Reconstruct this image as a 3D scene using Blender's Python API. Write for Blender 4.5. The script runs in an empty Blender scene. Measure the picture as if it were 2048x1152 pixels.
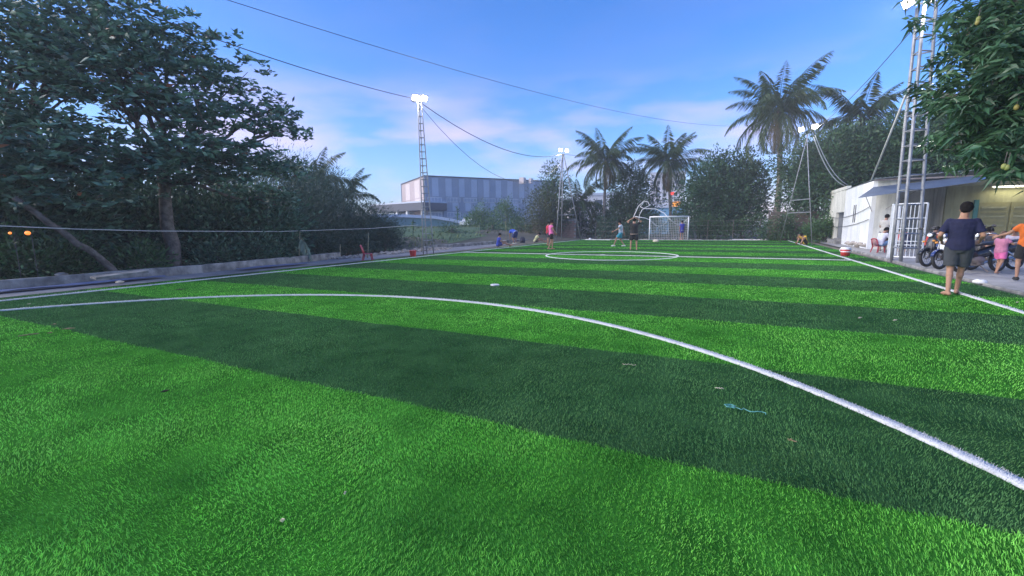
import bpy, bmesh, math, random
import numpy as np
from mathutils import Vector, Matrix
R = math.radians
scene = bpy.context.scene
col = scene.collection
rng = np.random.default_rng(7)
random.seed(7)

# ------------------------------------------------------------------ camera
CAM_H, F_PX, PITCH, ROLL, YAW = 1.35, 876.0, 0.1450, -0.0105, 0.465
_f = Vector((-math.sin(YAW), math.cos(YAW), 0)); _r = Vector((math.cos(YAW), math.sin(YAW), 0)); _u = Vector((0, 0, 1))
_w = _f*math.cos(PITCH) - _u*math.sin(PITCH); _u2 = _u*math.cos(PITCH) + _f*math.sin(PITCH)
_rr = _r*math.cos(ROLL) + _u2*math.sin(ROLL); _uu = _u2*math.cos(ROLL) - _r*math.sin(ROLL)
cd = bpy.data.cameras.new('camera'); cam = bpy.data.objects.new('camera', cd); col.objects.link(cam)
cd.sensor_width = 36; cd.lens = F_PX*36/2048; cd.shift_y = 4/2048; cd.clip_start = 0.05; cd.clip_end = 4000
m = Matrix.Identity(4)
for i in range(3):
    m[i][0], m[i][1], m[i][2] = _rr[i], _uu[i], -_w[i]
m[2][3] = CAM_H
cam.matrix_world = m
scene.camera = cam

def ray(x, y):                       # direction of a photo pixel (2048 wide), used to survey the place
    return _w + _rr*((x-1024)/F_PX) - _uu*((y-580)/F_PX)
def spot(x, y, z=0.0):               # where that ray meets the level z
    d = ray(x, y); t = (z-CAM_H)/d.z
    return Vector((d.x*t, d.y*t, z))
def at_d(x, y, dist):                # at a horizontal distance
    d = ray(x, y); t = dist/math.hypot(d.x, d.y)
    return Vector((d.x*t, d.y*t, d.z*t+CAM_H))
def at_x(x, y, X):
    d = ray(x, y); t = X/d.x
    return Vector((X, d.y*t, d.z*t+CAM_H))
def at_y(x, y, Y):
    d = ray(x, y); t = Y/d.y
    return Vector((d.x*t, Y, d.z*t+CAM_H))

# ------------------------------------------------------------------ sky, sun, exposure
SUN_EL, SUN_AZ = R(26), R(-125)        # low in the west: left of the pitch, behind the big tree (azimuth from +Y, clockwise)
world = bpy.data.worlds.new('World'); scene.world = world; world.use_nodes = True
nt = world.node_tree; nt.nodes.clear()
N = nt.nodes.new; LK = nt.links.new
out = N('ShaderNodeOutputWorld'); bg = N('ShaderNodeBackground'); sky = N('ShaderNodeTexSky')
sky.sky_type = 'NISHITA'; sky.sun_disc = False; sky.sun_elevation = SUN_EL; sky.sun_rotation = SUN_AZ
sky.air_density = 1.0; sky.dust_density = 0.9; sky.ozone_density = 3.0
hs = N('ShaderNodeHueSaturation'); hs.inputs['Saturation'].default_value = 1.3; hs.inputs['Value'].default_value = 1.0
LK(sky.outputs[0], hs.inputs['Color'])
tint = N('ShaderNodeMix'); tint.data_type = 'RGBA'; tint.blend_type = 'MULTIPLY'; tint.inputs[0].default_value = 1
LK(hs.outputs[0], tint.inputs[6]); tint.inputs[7].default_value = (0.93, 1.0, 1.36, 1)
# thin clouds low over the horizon
tc = N('ShaderNodeTexCoord'); sep = N('ShaderNodeSeparateXYZ'); LK(tc.outputs['Generated'], sep.inputs[0])
mp = N('ShaderNodeMapping'); mp.inputs['Scale'].default_value = (2.2, 2.2, 8.5); mp.inputs['Location'].default_value = (3.1, 0.4, 0.7)
LK(tc.outputs['Generated'], mp.inputs[0])
nz = N('ShaderNodeTexNoise'); nz.inputs['Scale'].default_value = 1.6; nz.inputs['Detail'].default_value = 6; nz.inputs['Roughness'].default_value = 0.52
LK(mp.outputs[0], nz.inputs[0])
cr = N('ShaderNodeValToRGB'); cr.color_ramp.elements[0].position = 0.43; cr.color_ramp.elements[1].position = 0.80
LK(nz.outputs[0], cr.inputs[0])
el = N('ShaderNodeValToRGB')         # clouds fade out with height
el.color_ramp.elements[0].position = 0.0; el.color_ramp.elements[0].color = (0.5, 0.5, 0.5, 1)
e1 = el.color_ramp.elements.new(0.19); e1.color = (0.62, 0.62, 0.62, 1)
el.color_ramp.elements[-1].position = 0.31; el.color_ramp.elements[-1].color = (0.03, 0.03, 0.03, 1)
LK(sep.outputs[2], el.inputs[0])
mu = N('ShaderNodeMath'); mu.operation = 'MULTIPLY'; LK(cr.outputs[0], mu.inputs[0]); LK(el.outputs[0], mu.inputs[1])
cm = N('ShaderNodeMix'); cm.data_type = 'RGBA'; LK(mu.outputs[0], cm.inputs[0]); LK(tint.outputs[2], cm.inputs[6])
cm.inputs[7].default_value = (8.3, 5.3, 6.1, 1)
LK(cm.outputs[2], bg.inputs[0]); bg.inputs[1].default_value = 0.11; LK(bg.outputs[0], out.inputs[0])

sl = bpy.data.lights.new('sun', 'SUN'); sun = bpy.data.objects.new('sun', sl); col.objects.link(sun)
sl.energy = 2.4; sl.angle = R(55); sl.color = (1.0, 0.91, 0.78)
sd = Vector((math.sin(SUN_AZ)*math.cos(SUN_EL), math.cos(SUN_AZ)*math.cos(SUN_EL), math.sin(SUN_EL)))
sun.rotation_euler = sd.to_track_quat('Z', 'Y').to_euler()
scene.view_settings.view_transform = 'Standard'; scene.view_settings.look = 'None'
scene.view_settings.exposure = 0.95; scene.view_settings.gamma = 1.0
scene.view_settings.use_curve_mapping = False
scene.render.engine = 'CYCLES'
FLOOD = 900.0                        # watts of each floodlight

# ------------------------------------------------------------------ materials
def mat(name, c, rough=0.7, c2=None, scale=8.0, bump=0.0, bscale=None, metal=0.0, emit=None, estr=0.0, spec=None, detail=5.0, island=0.0, trans=0.0):
    mt = bpy.data.materials.new(name); mt.use_nodes = True
    t = mt.node_tree; b = t.nodes['Principled BSDF']
    b.inputs['Roughness'].default_value = rough; b.inputs['Metallic'].default_value = metal
    if spec is not None: b.inputs['Specular IOR Level'].default_value = spec
    b.inputs['Base Color'].default_value = (*c, 1)
    if c2 is not None or bump or island:
        g = t.nodes.new('ShaderNodeTexCoord')
        n = t.nodes.new('ShaderNodeTexNoise'); n.inputs['Scale'].default_value = scale; n.inputs['Detail'].default_value = detail
        t.links.new(g.outputs['Object'], n.inputs[0])
        src = None
        if c2 is not None:
            r = t.nodes.new('ShaderNodeValToRGB'); r.color_ramp.elements[0].position = 0.35; r.color_ramp.elements[1].position = 0.65
            r.color_ramp.elements[0].color = (*c, 1); r.color_ramp.elements[1].color = (*c2, 1)
            t.links.new(n.outputs[0], r.inputs[0]); src = r.outputs[0]
        if island:
            ge = t.nodes.new('ShaderNodeNewGeometry'); mr = t.nodes.new('ShaderNodeMapRange')
            mr.inputs['To Min'].default_value = 1-island; mr.inputs['To Max'].default_value = 1+island
            t.links.new(ge.outputs['Random Per Island'], mr.inputs[0])
            mx = t.nodes.new('ShaderNodeMix'); mx.data_type = 'RGBA'; mx.blend_type = 'MULTIPLY'; mx.inputs[0].default_value = 1
            if src is not None: t.links.new(src, mx.inputs[6])
            else: mx.inputs[6].default_value = (*c, 1)
            t.links.new(mr.outputs[0], mx.inputs[7]); src = mx.outputs[2]
        if src is not None: t.links.new(src, b.inputs['Base Color'])
        if bump:
            n2 = t.nodes.new('ShaderNodeTexNoise'); n2.inputs['Scale'].default_value = bscale or scale*3; n2.inputs['Detail'].default_value = 6
            t.links.new(g.outputs['Object'], n2.inputs[0])
            bp = t.nodes.new('ShaderNodeBump'); bp.inputs['Strength'].default_value = bump; bp.inputs['Distance'].default_value = 0.03
            t.links.new(n2.outputs[0], bp.inputs['Height']); t.links.new(bp.outputs[0], b.inputs['Normal'])
    if trans:
        b.inputs['Transmission Weight'].default_value = 0.0
        tr = t.nodes.new('ShaderNodeBsdfTranslucent'); ms = t.nodes.new('ShaderNodeMixShader'); ms.inputs[0].default_value = trans
        if b.inputs['Base Color'].is_linked: t.links.new(b.inputs['Base Color'].links[0].from_socket, tr.inputs[0])
        else: tr.inputs[0].default_value = (*c, 1)
        o = t.nodes['Material Output']; t.links.new(b.outputs[0], ms.inputs[1]); t.links.new(tr.outputs[0], ms.inputs[2]); t.links.new(ms.outputs[0], o.inputs[0])
    if emit is not None:
        b.inputs['Emission Color'].default_value = (*emit, 1); b.inputs['Emission Strength'].default_value = estr
    return mt

M = {}
M['dirt'] = mat('dirt', (.10,.085,.065), .95, (.19,.165,.13), 1.3, .5, 9)
M['earth'] = mat('earth', (.045,.05,.03), .95, (.10,.09,.065), .35, .4, 5)
M['verge'] = mat('verge', (.035,.085,.028), .95, (.075,.13,.045), .3, .4, 2)
M['path'] = mat('path', (.16,.165,.18), .9, (.27,.27,.285), 1.1, .35, 14)
M['pave'] = mat('pave', (.26,.255,.25), .9, (.38,.37,.36), .9, .35, 16)
M['concrete'] = mat('concrete', (.13,.13,.13), .92, (.33,.325,.31), 3.2, .9, 14)
M['rubble'] = mat('rubble', (.25,.23,.21), .95, (.42,.38,.34), 3.0, .6, 14)
M['galv'] = mat('galvanised', (.22,.23,.25), .55, (.33,.34,.36), 6, .1, 30, metal=.4)
M['rustmetal'] = mat('rusty_metal', (.16,.13,.12), .7, (.30,.27,.26), 5, .2, 30, metal=.3)
M['whitepaint'] = mat('white_paint', (.72,.73,.74), .45, (.82,.82,.82), 5)
M['lampbody'] = mat('lamp_body', (.10,.10,.11), .5)
M['lampglass'] = mat('lamp_glass', (1,1,1), .3, emit=(1.0,.95,.86), estr=14)
M['wire'] = mat('wire', (.05,.05,.06), .6)
M['rope'] = mat('rope', (.62,.63,.63), .8)
M['palecable'] = mat('pale_cable', (.6,.6,.6), .7)
M['turfbase'] = mat('turf_base', (.02,.05,.022), .95)
M['bark'] = mat('bark', (.075,.066,.06), .95, (.17,.15,.135), 7, .8, 20)
M['palebark'] = mat('pale_bark', (.17,.145,.12), .95, (.30,.26,.22), 5, .7, 22)
M['leafA'] = mat('leaf_broad', (.07,.155,.115), .38, (.125,.24,.16), 1.2, island=.45, trans=.22)
M['leafA_red'] = mat('leaf_old', (.16,.05,.02), .5, island=.4)
M['leafM'] = mat('leaf_mango', (.034,.092,.046), .38, (.065,.145,.065), 1.5, island=.45, trans=.2)
M['leafD'] = mat('leaf_dark', (.032,.085,.038), .5, (.06,.125,.055), .8, island=.45, trans=.2)
M['leafU'] = mat('leaf_undergrowth', (.045,.112,.07), .6, (.08,.16,.095), .8, island=.5, trans=.15)
M['leafL'] = mat('leaf_light', (.055,.13,.05), .5, (.10,.20,.06), .8, island=.4, trans=.25)
M['leafF'] = mat('leaf_feather', (.035,.075,.055), .6, (.055,.105,.075), .8, island=.4, trans=.2)
M['frond'] = mat('palm_frond', (.045,.095,.035), .42, (.09,.135,.05), .5, island=.35, trans=.25)
M['frond_dry'] = mat('dry_frond', (.20,.16,.08), .7, island=.3)
M['coconut'] = mat('coconut', (.20,.22,.06), .5)
M['mango'] = mat('mango_fruit', (.20,.24,.06), .6, (.28,.23,.06), 9)
M['grille'] = mat('grille_white', (.62,.65,.68), .45, (.74,.76,.78), 8, metal=.1)
M['wallwhite'] = mat('wall_white', (.66,.68,.69), .85, (.78,.79,.78), 1.1, .12, 40)
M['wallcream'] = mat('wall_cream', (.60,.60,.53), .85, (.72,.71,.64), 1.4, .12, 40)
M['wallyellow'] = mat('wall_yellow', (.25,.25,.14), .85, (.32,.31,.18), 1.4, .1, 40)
M['roofsheet'] = mat('roof_sheet', (.36,.40,.46), .5, (.46,.50,.55), 1.5, metal=.3)
M['awning'] = mat('awning_sheet', (.06,.085,.13), .6, (.085,.115,.165), 2)
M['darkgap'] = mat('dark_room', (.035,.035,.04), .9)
M['greendoor'] = mat('green_door', (.05,.17,.15), .6)
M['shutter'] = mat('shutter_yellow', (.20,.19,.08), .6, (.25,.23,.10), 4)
M['greypanel'] = mat('grey_panel', (.26,.28,.30), .6, (.34,.36,.38), 3, metal=.2)
M['redplastic'] = mat('red_plastic', (.50,.035,.035), .38)
M['maroonplastic'] = mat('maroon_plastic', (.34,.03,.05), .4)
M['whiteplastic'] = mat('white_plastic', (.78,.79,.80), .45)
M['skin'] = mat('skin', (.33,.185,.125), .6, (.38,.215,.145), 9, spec=.25)
M['skin2'] = mat('skin_dark', (.30,.165,.11), .55, (.34,.19,.13), 9)
M['hair'] = mat('hair', (.010,.009,.009), .8, spec=.1)
M['shoe'] = mat('shoe_white', (.68,.68,.66), .6)
M['eye'] = mat('eye', (.02,.02,.02), .2)
M['lips'] = mat('lips', (.30,.11,.09), .5)
M['tyre'] = mat('tyre', (.016,.016,.017), .75)
M['chrome'] = mat('chrome', (.5,.5,.52), .25, metal=.9)
M['blackplastic'] = mat('black_plastic', (.025,.025,.03), .4)
M['glass'] = mat('window_glass', (.05,.07,.10), .1, spec=.6)
M['paleglass'] = mat('pale_window_glass', (.30,.36,.46), .35)

def streaks(mt, lo=.62, sc=(2.6, 2.6, .35)):      # rain stains and grime running down a wall
    t = mt.node_tree; b = t.nodes['Principled BSDF']; src = b.inputs['Base Color'].links[0].from_socket
    g = t.nodes.new('ShaderNodeTexCoord'); mp_ = t.nodes.new('ShaderNodeMapping'); mp_.inputs['Scale'].default_value = sc
    n = t.nodes.new('ShaderNodeTexNoise'); n.inputs['Scale'].default_value = 1.5; n.inputs['Detail'].default_value = 8; n.inputs['Roughness'].default_value = .65
    t.links.new(g.outputs['Object'], mp_.inputs[0]); t.links.new(mp_.outputs[0], n.inputs[0])
    r = t.nodes.new('ShaderNodeMapRange'); r.inputs['From Min'].default_value = .36; r.inputs['From Max'].default_value = .56; r.inputs['To Min'].default_value = lo; r.inputs['To Max'].default_value = 1
    t.links.new(n.outputs[0], r.inputs[0]); mx = t.nodes.new('ShaderNodeMix'); mx.data_type = 'RGBA'; mx.blend_type = 'MULTIPLY'; mx.inputs[0].default_value = 1
    t.links.new(src, mx.inputs[6]); t.links.new(r.outputs[0], mx.inputs[7]); t.links.new(mx.outputs[2], b.inputs['Base Color'])
for k_ in ('wallwhite', 'wallcream', 'wallyellow', 'concrete', 'pave', 'path'): streaks(M[k_], .88 if k_ == 'wallwhite' else .76)

# ------------------------------------------------------------------ mesh helpers
class MB:
    def __init__(s): s.v = []; s.f = []; s.mi = []; s.cur = 0
    def add(s, vs, fs):
        o = len(s.v); s.v += [tuple(v) for v in vs]; s.f += [tuple(i+o for i in f) for f in fs]; s.mi += [s.cur]*len(fs); return s
    def box(s, c, size, rot=None):
        hx, hy, hz = size[0]/2, size[1]/2, size[2]/2
        vs = [Vector((x*hx, y*hy, z*hz)) for z in (-1,1) for y in (-1,1) for x in (-1,1)]
        if rot is not None: vs = [rot @ v for v in vs]
        vs = [v+Vector(c) for v in vs]
        return s.add(vs, [(0,2,3,1),(4,5,7,6),(0,1,5,4),(2,6,7,3),(0,4,6,2),(1,3,7,5)])
    def bbox(s, lo, hi):
        return s.box([(a+b)/2 for a, b in zip(lo, hi)], [b-a for a, b in zip(lo, hi)])
    def tube(s, pts, r, n=8, cap=True):
        pts = [Vector(p) for p in pts]
        rs = r if isinstance(r, (list, tuple)) else [r]*len(pts)
        rings = []; prev = None
        for i, p in enumerate(pts):
            d = (pts[min(i+1, len(pts)-1)] - pts[max(i-1, 0)])
            d = d.normalized() if d.length > 1e-9 else Vector((0,0,1))
            if prev is None:
                a = d.orthogonal().normalized()
            else:
                a = prev - d*prev.dot(d)
                a = a.normalized() if a.length > 1e-6 else d.orthogonal().normalized()
            prev = a; b = d.cross(a)
            rings.append([p + (a*math.cos(2*math.pi*k/n) + b*math.sin(2*math.pi*k/n))*rs[i] for k in range(n)])
        vs = [v for q in rings for v in q]; fs = []
        for i in range(len(pts)-1):
            for k in range(n):
                k2 = (k+1) % n
                fs.append((i*n+k, i*n+k2, (i+1)*n+k2, (i+1)*n+k))
        if cap:
            fs.append(tuple(range(n-1, -1, -1))); fs.append(tuple((len(pts)-1)*n+k for k in range(n)))
        return s.add(vs, fs)
    def loft(s, rings, n=14, cap=True):           # rings: (centre, u-vector, v-vector)
        vs = []; fs = []
        for c, u, v in rings:
            c, u, v = Vector(c), Vector(u), Vector(v)
            vs += [c + u*math.cos(2*math.pi*k/n) + v*math.sin(2*math.pi*k/n) for k in range(n)]
        for i in range(len(rings)-1):
            for k in range(n):
                k2 = (k+1) % n; fs.append((i*n+k, i*n+k2, (i+1)*n+k2, (i+1)*n+k))
        if cap:
            fs.append(tuple(range(n-1, -1, -1))); fs.append(tuple((len(rings)-1)*n+k for k in range(n)))
        return s.add(vs, fs)
    def ell(s, c, rad, rot=None, nu=12, nv=8):
        rings = []; vs = []; fs = []
        c = Vector(c)
        for j in range(1, nv):
            th = math.pi*j/nv
            for i in range(nu):
                ph = 2*math.pi*i/nu
                p = Vector((rad[0]*math.sin(th)*math.cos(ph), rad[1]*math.sin(th)*math.sin(ph), rad[2]*math.cos(th)))
                vs.append(c + (rot @ p if rot is not None else p))
        top = Vector((0,0,rad[2])); bot = -top
        vs.append(c + (rot @ top if rot is not None else top)); vs.append(c + (rot @ bot if rot is not None else bot))
        T, B = len(vs)-2, len(vs)-1
        for j in range(nv-2):
            for i in range(nu):
                i2 = (i+1) % nu
                fs.append((j*nu+i, (j+1)*nu+i, (j+1)*nu+i2, j*nu+i2))
        for i in range(nu):
            i2 = (i+1) % nu
            fs.append((T, i, i2)); fs.append((B, (nv-2)*nu+i2, (nv-2)*nu+i))
        return s.add(vs, fs)
    def torus(s, c, Rr, r, axis='x', n=28, k=8):
        pts = []
        for i in range(n):
            a = 2*math.pi*i/n
            if axis == 'x': e1, e2, e3 = Vector((0,1,0)), Vector((0,0,1)), Vector((1,0,0))
            elif axis == 'z': e1, e2, e3 = Vector((1,0,0)), Vector((0,1,0)), Vector((0,0,1))
            else: e1, e2, e3 = Vector((1,0,0)), Vector((0,0,1)), Vector((0,1,0))
            rd = e1*math.cos(a)+e2*math.sin(a)
            for j in range(k):
                b = 2*math.pi*j/k
                pts.append(Vector(c)+rd*(Rr+r*math.cos(b))+e3*r*math.sin(b))
        fs = [(i*k+j, ((i+1)%n)*k+j, ((i+1)%n)*k+(j+1)%k, i*k+(j+1)%k) for i in range(n) for j in range(k)]
        return s.add(pts, fs)
    def mesh(s, name, mats, smooth=False):
        me = bpy.data.meshes.new(name); me.from_pydata(s.v, [], s.f)
        for mm in (mats if isinstance(mats, (list, tuple)) else [mats]): me.materials.append(mm)
        if any(s.mi): me.polygons.foreach_set('material_index', s.mi)
        bm = bmesh.new(); bm.from_mesh(me); bmesh.ops.recalc_face_normals(bm, faces=bm.faces); bm.to_mesh(me); bm.free()
        if smooth: me.polygons.foreach_set('use_smooth', [True]*len(me.polygons))
        me.update(); return me

def tag(o, label=None, cat=None, group=None, kind=None):
    if label: o['label'] = label
    if cat: o['category'] = cat
    if group: o['group'] = group
    if kind: o['kind'] = kind
    return o
def link(name, me, parent=None, loc=(0,0,0), rz=0):
    o = bpy.data.objects.new(name, me); col.objects.link(o); o.location = loc; o.rotation_euler = (0,0,rz)
    if parent is not None: o.parent = parent
    return o
def part(name, mb, mt, parent, smooth=False, label=None):
    o = link(name, mb.mesh(name, mt, smooth), parent)
    if label: o['label'] = label
    return o
def thing(name, label, cat, loc=(0,0,0), rz=0, group=None):
    return tag(link(name, None, None, loc, rz), label, cat, group)
def solid(name, mb, mt, label, cat, loc=(0,0,0), rz=0, group=None, smooth=False, kind=None):
    return tag(link(name, mb.mesh(name, mt, smooth), None, loc, rz), label, cat, group, kind)
def struct(name, mb, mt, parent=None):
    o = link(name, mb.mesh(name, mt), parent)
    if parent is None: o['kind'] = 'structure'
    return o
def raw_mesh(name, V, F, mt):         # many equal polygons from numpy
    me = bpy.data.meshes.new(name); n, k = F.shape
    me.vertices.add(len(V)); me.vertices.foreach_set('co', V.astype(np.float32).ravel())
    me.loops.add(n*k); me.loops.foreach_set('vertex_index', F.astype(np.int32).ravel())
    me.polygons.add(n); me.polygons.foreach_set('loop_start', np.arange(0, n*k, k, dtype=np.int32)); me.polygons.foreach_set('loop_total', np.full(n, k, np.int32))
    for q in (mt if isinstance(mt, (list, tuple)) else [mt]): me.materials.append(q)
    me.update(calc_edges=True); return me
def sag(a, b, drop, n=14):
    a, b = Vector(a), Vector(b)
    return [a.lerp(b, t) - Vector((0,0,drop*4*t*(1-t))) for t in [i/n for i in range(n+1)]]
# ------------------------------------------------------------------ ground
def smooth(a, b, x):
    t = max(0.0, min(1.0, (x-a)/(b-a))); return t*t*(3-2*t)
def terrain(x, y):
    d = math.hypot(x, y); az = math.degrees(math.atan2(-x, y))     # to the left of +Y
    bank = smooth(31, 57, d)*smooth(17, 25, az)*(1-smooth(58, 80, az))
    return -0.07 + 1.25*bank - 0.22*smooth(-15.3, -17.5, x)*(1-smooth(30, 45, d))
def grid_sheet(name, xs, ys, zf, mt):
    mb = MB(); vs = [(x, y, zf(x, y)) for y in ys for x in xs]; nx = len(xs)
    fs = [(j*nx+i, j*nx+i+1, (j+1)*nx+i+1, (j+1)*nx+i) for j in range(len(ys)-1) for i in range(nx-1)]
    mb.add(vs, fs); return struct(name, mb, mt)
xs = sorted(set([-300,-250,-180] + list(range(-140, 61, 4)) + [-15.2,-16,-16.6,-17.2,-18] + [80,110,150]))
ys = sorted(set([-100,-60,-20] + list(range(-8, 141, 4)) + [160,200,250,300]))
grid_sheet('ground', xs, ys, terrain, M['earth'])
gx = list(range(-90, -19, 3)); gy = list(range(22, 120, 3))
grid_sheet('grass_field', gx, gy, lambda x, y: terrain(x, y)+0.05+0.12*math.sin(x*.31+y*.2)*math.sin(y*.27), M['verge'])

# dirt, path and pavement round the pitch
def sheet(name, pts, z, mt, parent=None):
    mb = MB(); mb.add([(p[0], p[1], z) for p in pts], [tuple(range(len(pts)))]); return struct(name, mb, mt, parent)
sheet('dirt_strip', [(-15.6,-6),(5.2,-6),(5.2,47),(-19,47),(-18,30),(-16,14)], -0.045, M['dirt'])
sheet('side_path', [(-14.95,-5),(-13.55,-5),(-13.7,8),(-14.2,22),(-15.1,31),(-15.6,36),(-17.2,36),(-16.8,26),(-15.8,14),(-15.0,8)], -0.022, M['path'])
sheet('pavement', [(5.15,-6),(22,-6),(22,46),(5.6,46),(5.4,30),(5.2,22),(5.0,16),(4.95,8)], -0.018, M['pave'])

# ------------------------------------------------------------------ pitch
XL, XR = -13.35, 4.72
S0, SW = 2.505, 2.078
TL, TR, YH, YE = -12.71, 3.90, 19.52, 40.46
CX, CR = -4.86, 2.85
AX, AY, AR = -4.77, -0.51, 7.12
LW = 0.076
def turf_mat(name, a, b, c, isl=.5):
    mt = bpy.data.materials.new(name); mt.use_nodes = True; t = mt.node_tree; bs = t.nodes['Principled BSDF']
    bs.inputs['Roughness'].default_value = .7; bs.inputs['Specular IOR Level'].default_value = .04
    g = t.nodes.new('ShaderNodeNewGeometry')
    n = t.nodes.new('ShaderNodeTexNoise'); n.inputs['Scale'].default_value = .95; n.inputs['Detail'].default_value = 7; n.inputs['Roughness'].default_value = .62
    t.links.new(g.outputs['Position'], n.inputs[0])
    r = t.nodes.new('ShaderNodeValToRGB'); el = r.color_ramp.elements
    el[0].position = .33; el[0].color = (*a, 1); el[1].position = .72; el[1].color = (*c, 1); e = el.new(.5); e.color = (*b, 1)
    t.links.new(n.outputs[0], r.inputs[0])
    mr = t.nodes.new('ShaderNodeMapRange'); mr.inputs['To Min'].default_value = 1-isl; mr.inputs['To Max'].default_value = 1+isl
    t.links.new(g.outputs['Random Per Island'], mr.inputs[0])
    nw = t.nodes.new('ShaderNodeTexNoise'); nw.inputs['Scale'].default_value = .42; nw.inputs['Detail'].default_value = 4; t.links.new(g.outputs['Position'], nw.inputs[0])
    wr = t.nodes.new('ShaderNodeMapRange'); wr.inputs['From Min'].default_value = .32; wr.inputs['From Max'].default_value = .68; wr.inputs['To Min'].default_value = .80; wr.inputs['To Max'].default_value = 1.28; t.links.new(nw.outputs[0], wr.inputs[0])
    mw = t.nodes.new('ShaderNodeMath'); mw.operation = 'MULTIPLY'; t.links.new(mr.outputs[0], mw.inputs[0]); t.links.new(wr.outputs[0], mw.inputs[1])
    mx = t.nodes.new('ShaderNodeMix'); mx.data_type = 'RGBA'; mx.blend_type = 'MULTIPLY'; mx.inputs[0].default_value = 1
    t.links.new(r.outputs[0], mx.inputs[6]); t.links.new(mw.outputs[0], mx.inputs[7]); t.links.new(mx.outputs[2], bs.inputs['Base Color'])
    tr = t.nodes.new('ShaderNodeBsdfTranslucent'); ms = t.nodes.new('ShaderNodeMixShader'); ms.inputs[0].default_value = .25
    t.links.new(mx.outputs[2], tr.inputs[0]); o = t.nodes['Material Output']
    t.links.new(bs.outputs[0], ms.inputs[1]); t.links.new(tr.outputs[0], ms.inputs[2]); t.links.new(ms.outputs[0], o.inputs[0])
    return mt
LIGHT_BLADE = turf_mat('light_turf_blade', (.062,.25,.04), (.175,.54,.078), (.28,.66,.125))
DARK_BLADE = turf_mat('dark_turf_blade', (.042,.13,.042), (.08,.205,.066), (.13,.28,.095))
WHITE_BLADE = turf_mat('white_turf_blade', (.52,.54,.55), (.60,.61,.62), (.68,.68,.68), .1)
LIGHT_BASE = mat('light_turf_thatch', (.025,.12,.016), .9, (.045,.20,.024), 3.0, .6, 60, spec=0)
DARK_BASE = mat('dark_turf_thatch', (.018,.06,.022), .9, (.035,.10,.035), 3.0, .6, 60, spec=0)
WHITE_BASE = mat('white_turf_thatch', (.50,.52,.53), .9, (.62,.63,.64), 12, .5, 60, spec=0)

def on_line(x, y, hw=LW/2):
    d = np.minimum(np.abs(x-TL), np.abs(x-TR)); d = np.where((y > YE+.05), 9, d)
    inside = (x > TL) & (x < TR)
    d = np.minimum(d, np.where(inside, np.abs(y-YH), 9)); d = np.minimum(d, np.where(inside, np.abs(y-YE), 9))
    d = np.minimum(d, np.abs(np.hypot(x-CX, y-YH)-CR))
    d = np.minimum(d, np.abs(np.hypot(x-AX, y-AY)-AR))
    w = hw*(1+.22*np.sin(x*37+y*29)*np.sin(x*11-y*17))
    return d < w
def vnoise(x, y, s, seed):                 # smooth value noise
    r = np.random.default_rng(seed); T = r.random((64, 64))
    u = x*s+100.3; v = y*s+50.7; i = np.floor(u).astype(int); j = np.floor(v).astype(int); a = u-i; b = v-j
    a = a*a*(3-2*a); b = b*b*(3-2*b)
    g = lambda p, q: T[p % 64, q % 64]
    return g(i,j)*(1-a)*(1-b)+g(i+1,j)*a*(1-b)+g(i,j+1)*(1-a)*b+g(i+1,j+1)*a*b
def blade_arrays(x, y, L0=.0145, zb=0.0):
    n = len(x); r = np.hypot(x, y)
    w = .0025*np.maximum(1, r/2.2)**.6
    L = L0*(.7+.6*rng.random(n))*(1+.25*np.minimum(1, r/12))
    ang = 2*math.pi*(vnoise(x, y, .55, 3)*1.6+vnoise(x, y, 2.3, 4)*.7) + rng.normal(0, 1.0, n)
    lean = (.25+.6*vnoise(x, y, 1.1, 5))*L*(.4+rng.random(n)*.9)
    dx, dy = np.cos(ang)*lean, np.sin(ang)*lean
    fa = rng.random(n)*math.pi; ux, uy = np.cos(fa)*w/2, np.sin(fa)*w/2
    hgt = np.sqrt(np.maximum(L*L-lean*lean*.8, (L*.35)**2))
    z0 = np.full(n, zb)
    A = np.stack([x-ux, y-uy, z0], 1); B = np.stack([x+ux, y+uy, z0], 1)
    Cc = np.stack([x+dx*.42+ux*.85, y+dy*.42+uy*.85, z0+hgt*.62], 1); D = np.stack([x+dx*.42-ux*.85, y+dy*.42-uy*.85, z0+hgt*.62], 1)
    E_ = np.stack([x+dx+ux*.3, y+dy+uy*.3, z0+hgt], 1); F_ = np.stack([x+dx-ux*.3, y+dy-uy*.3, z0+hgt], 1)
    near = r < 3.0
    i = np.where(near)[0]; V1 = np.stack([A[i],B[i],Cc[i],D[i],E_[i],F_[i]], 1).reshape(-1, 3)
    k = np.arange(len(i))[:, None]*6; F1 = np.concatenate([k+np.array([[0,1,2,3]]), k+np.array([[3,2,4,5]])], 0)
    i = np.where(~near)[0]; V2 = np.stack([A[i],B[i],E_[i],F_[i]], 1).reshape(-1, 3)
    F2 = np.arange(len(i))[:, None]*4+np.array([[0,1,2,3]])+len(V1)
    return np.concatenate([V1, V2]), np.concatenate([F1, F2]) if len(F1)+len(F2) else np.zeros((0,4), int)
RHO = 12800
def density(r): return np.minimum(RHO, RHO*(2.6/np.maximum(r, .1))**1.95)*np.where(r < 1.25, .3, 1)

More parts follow.
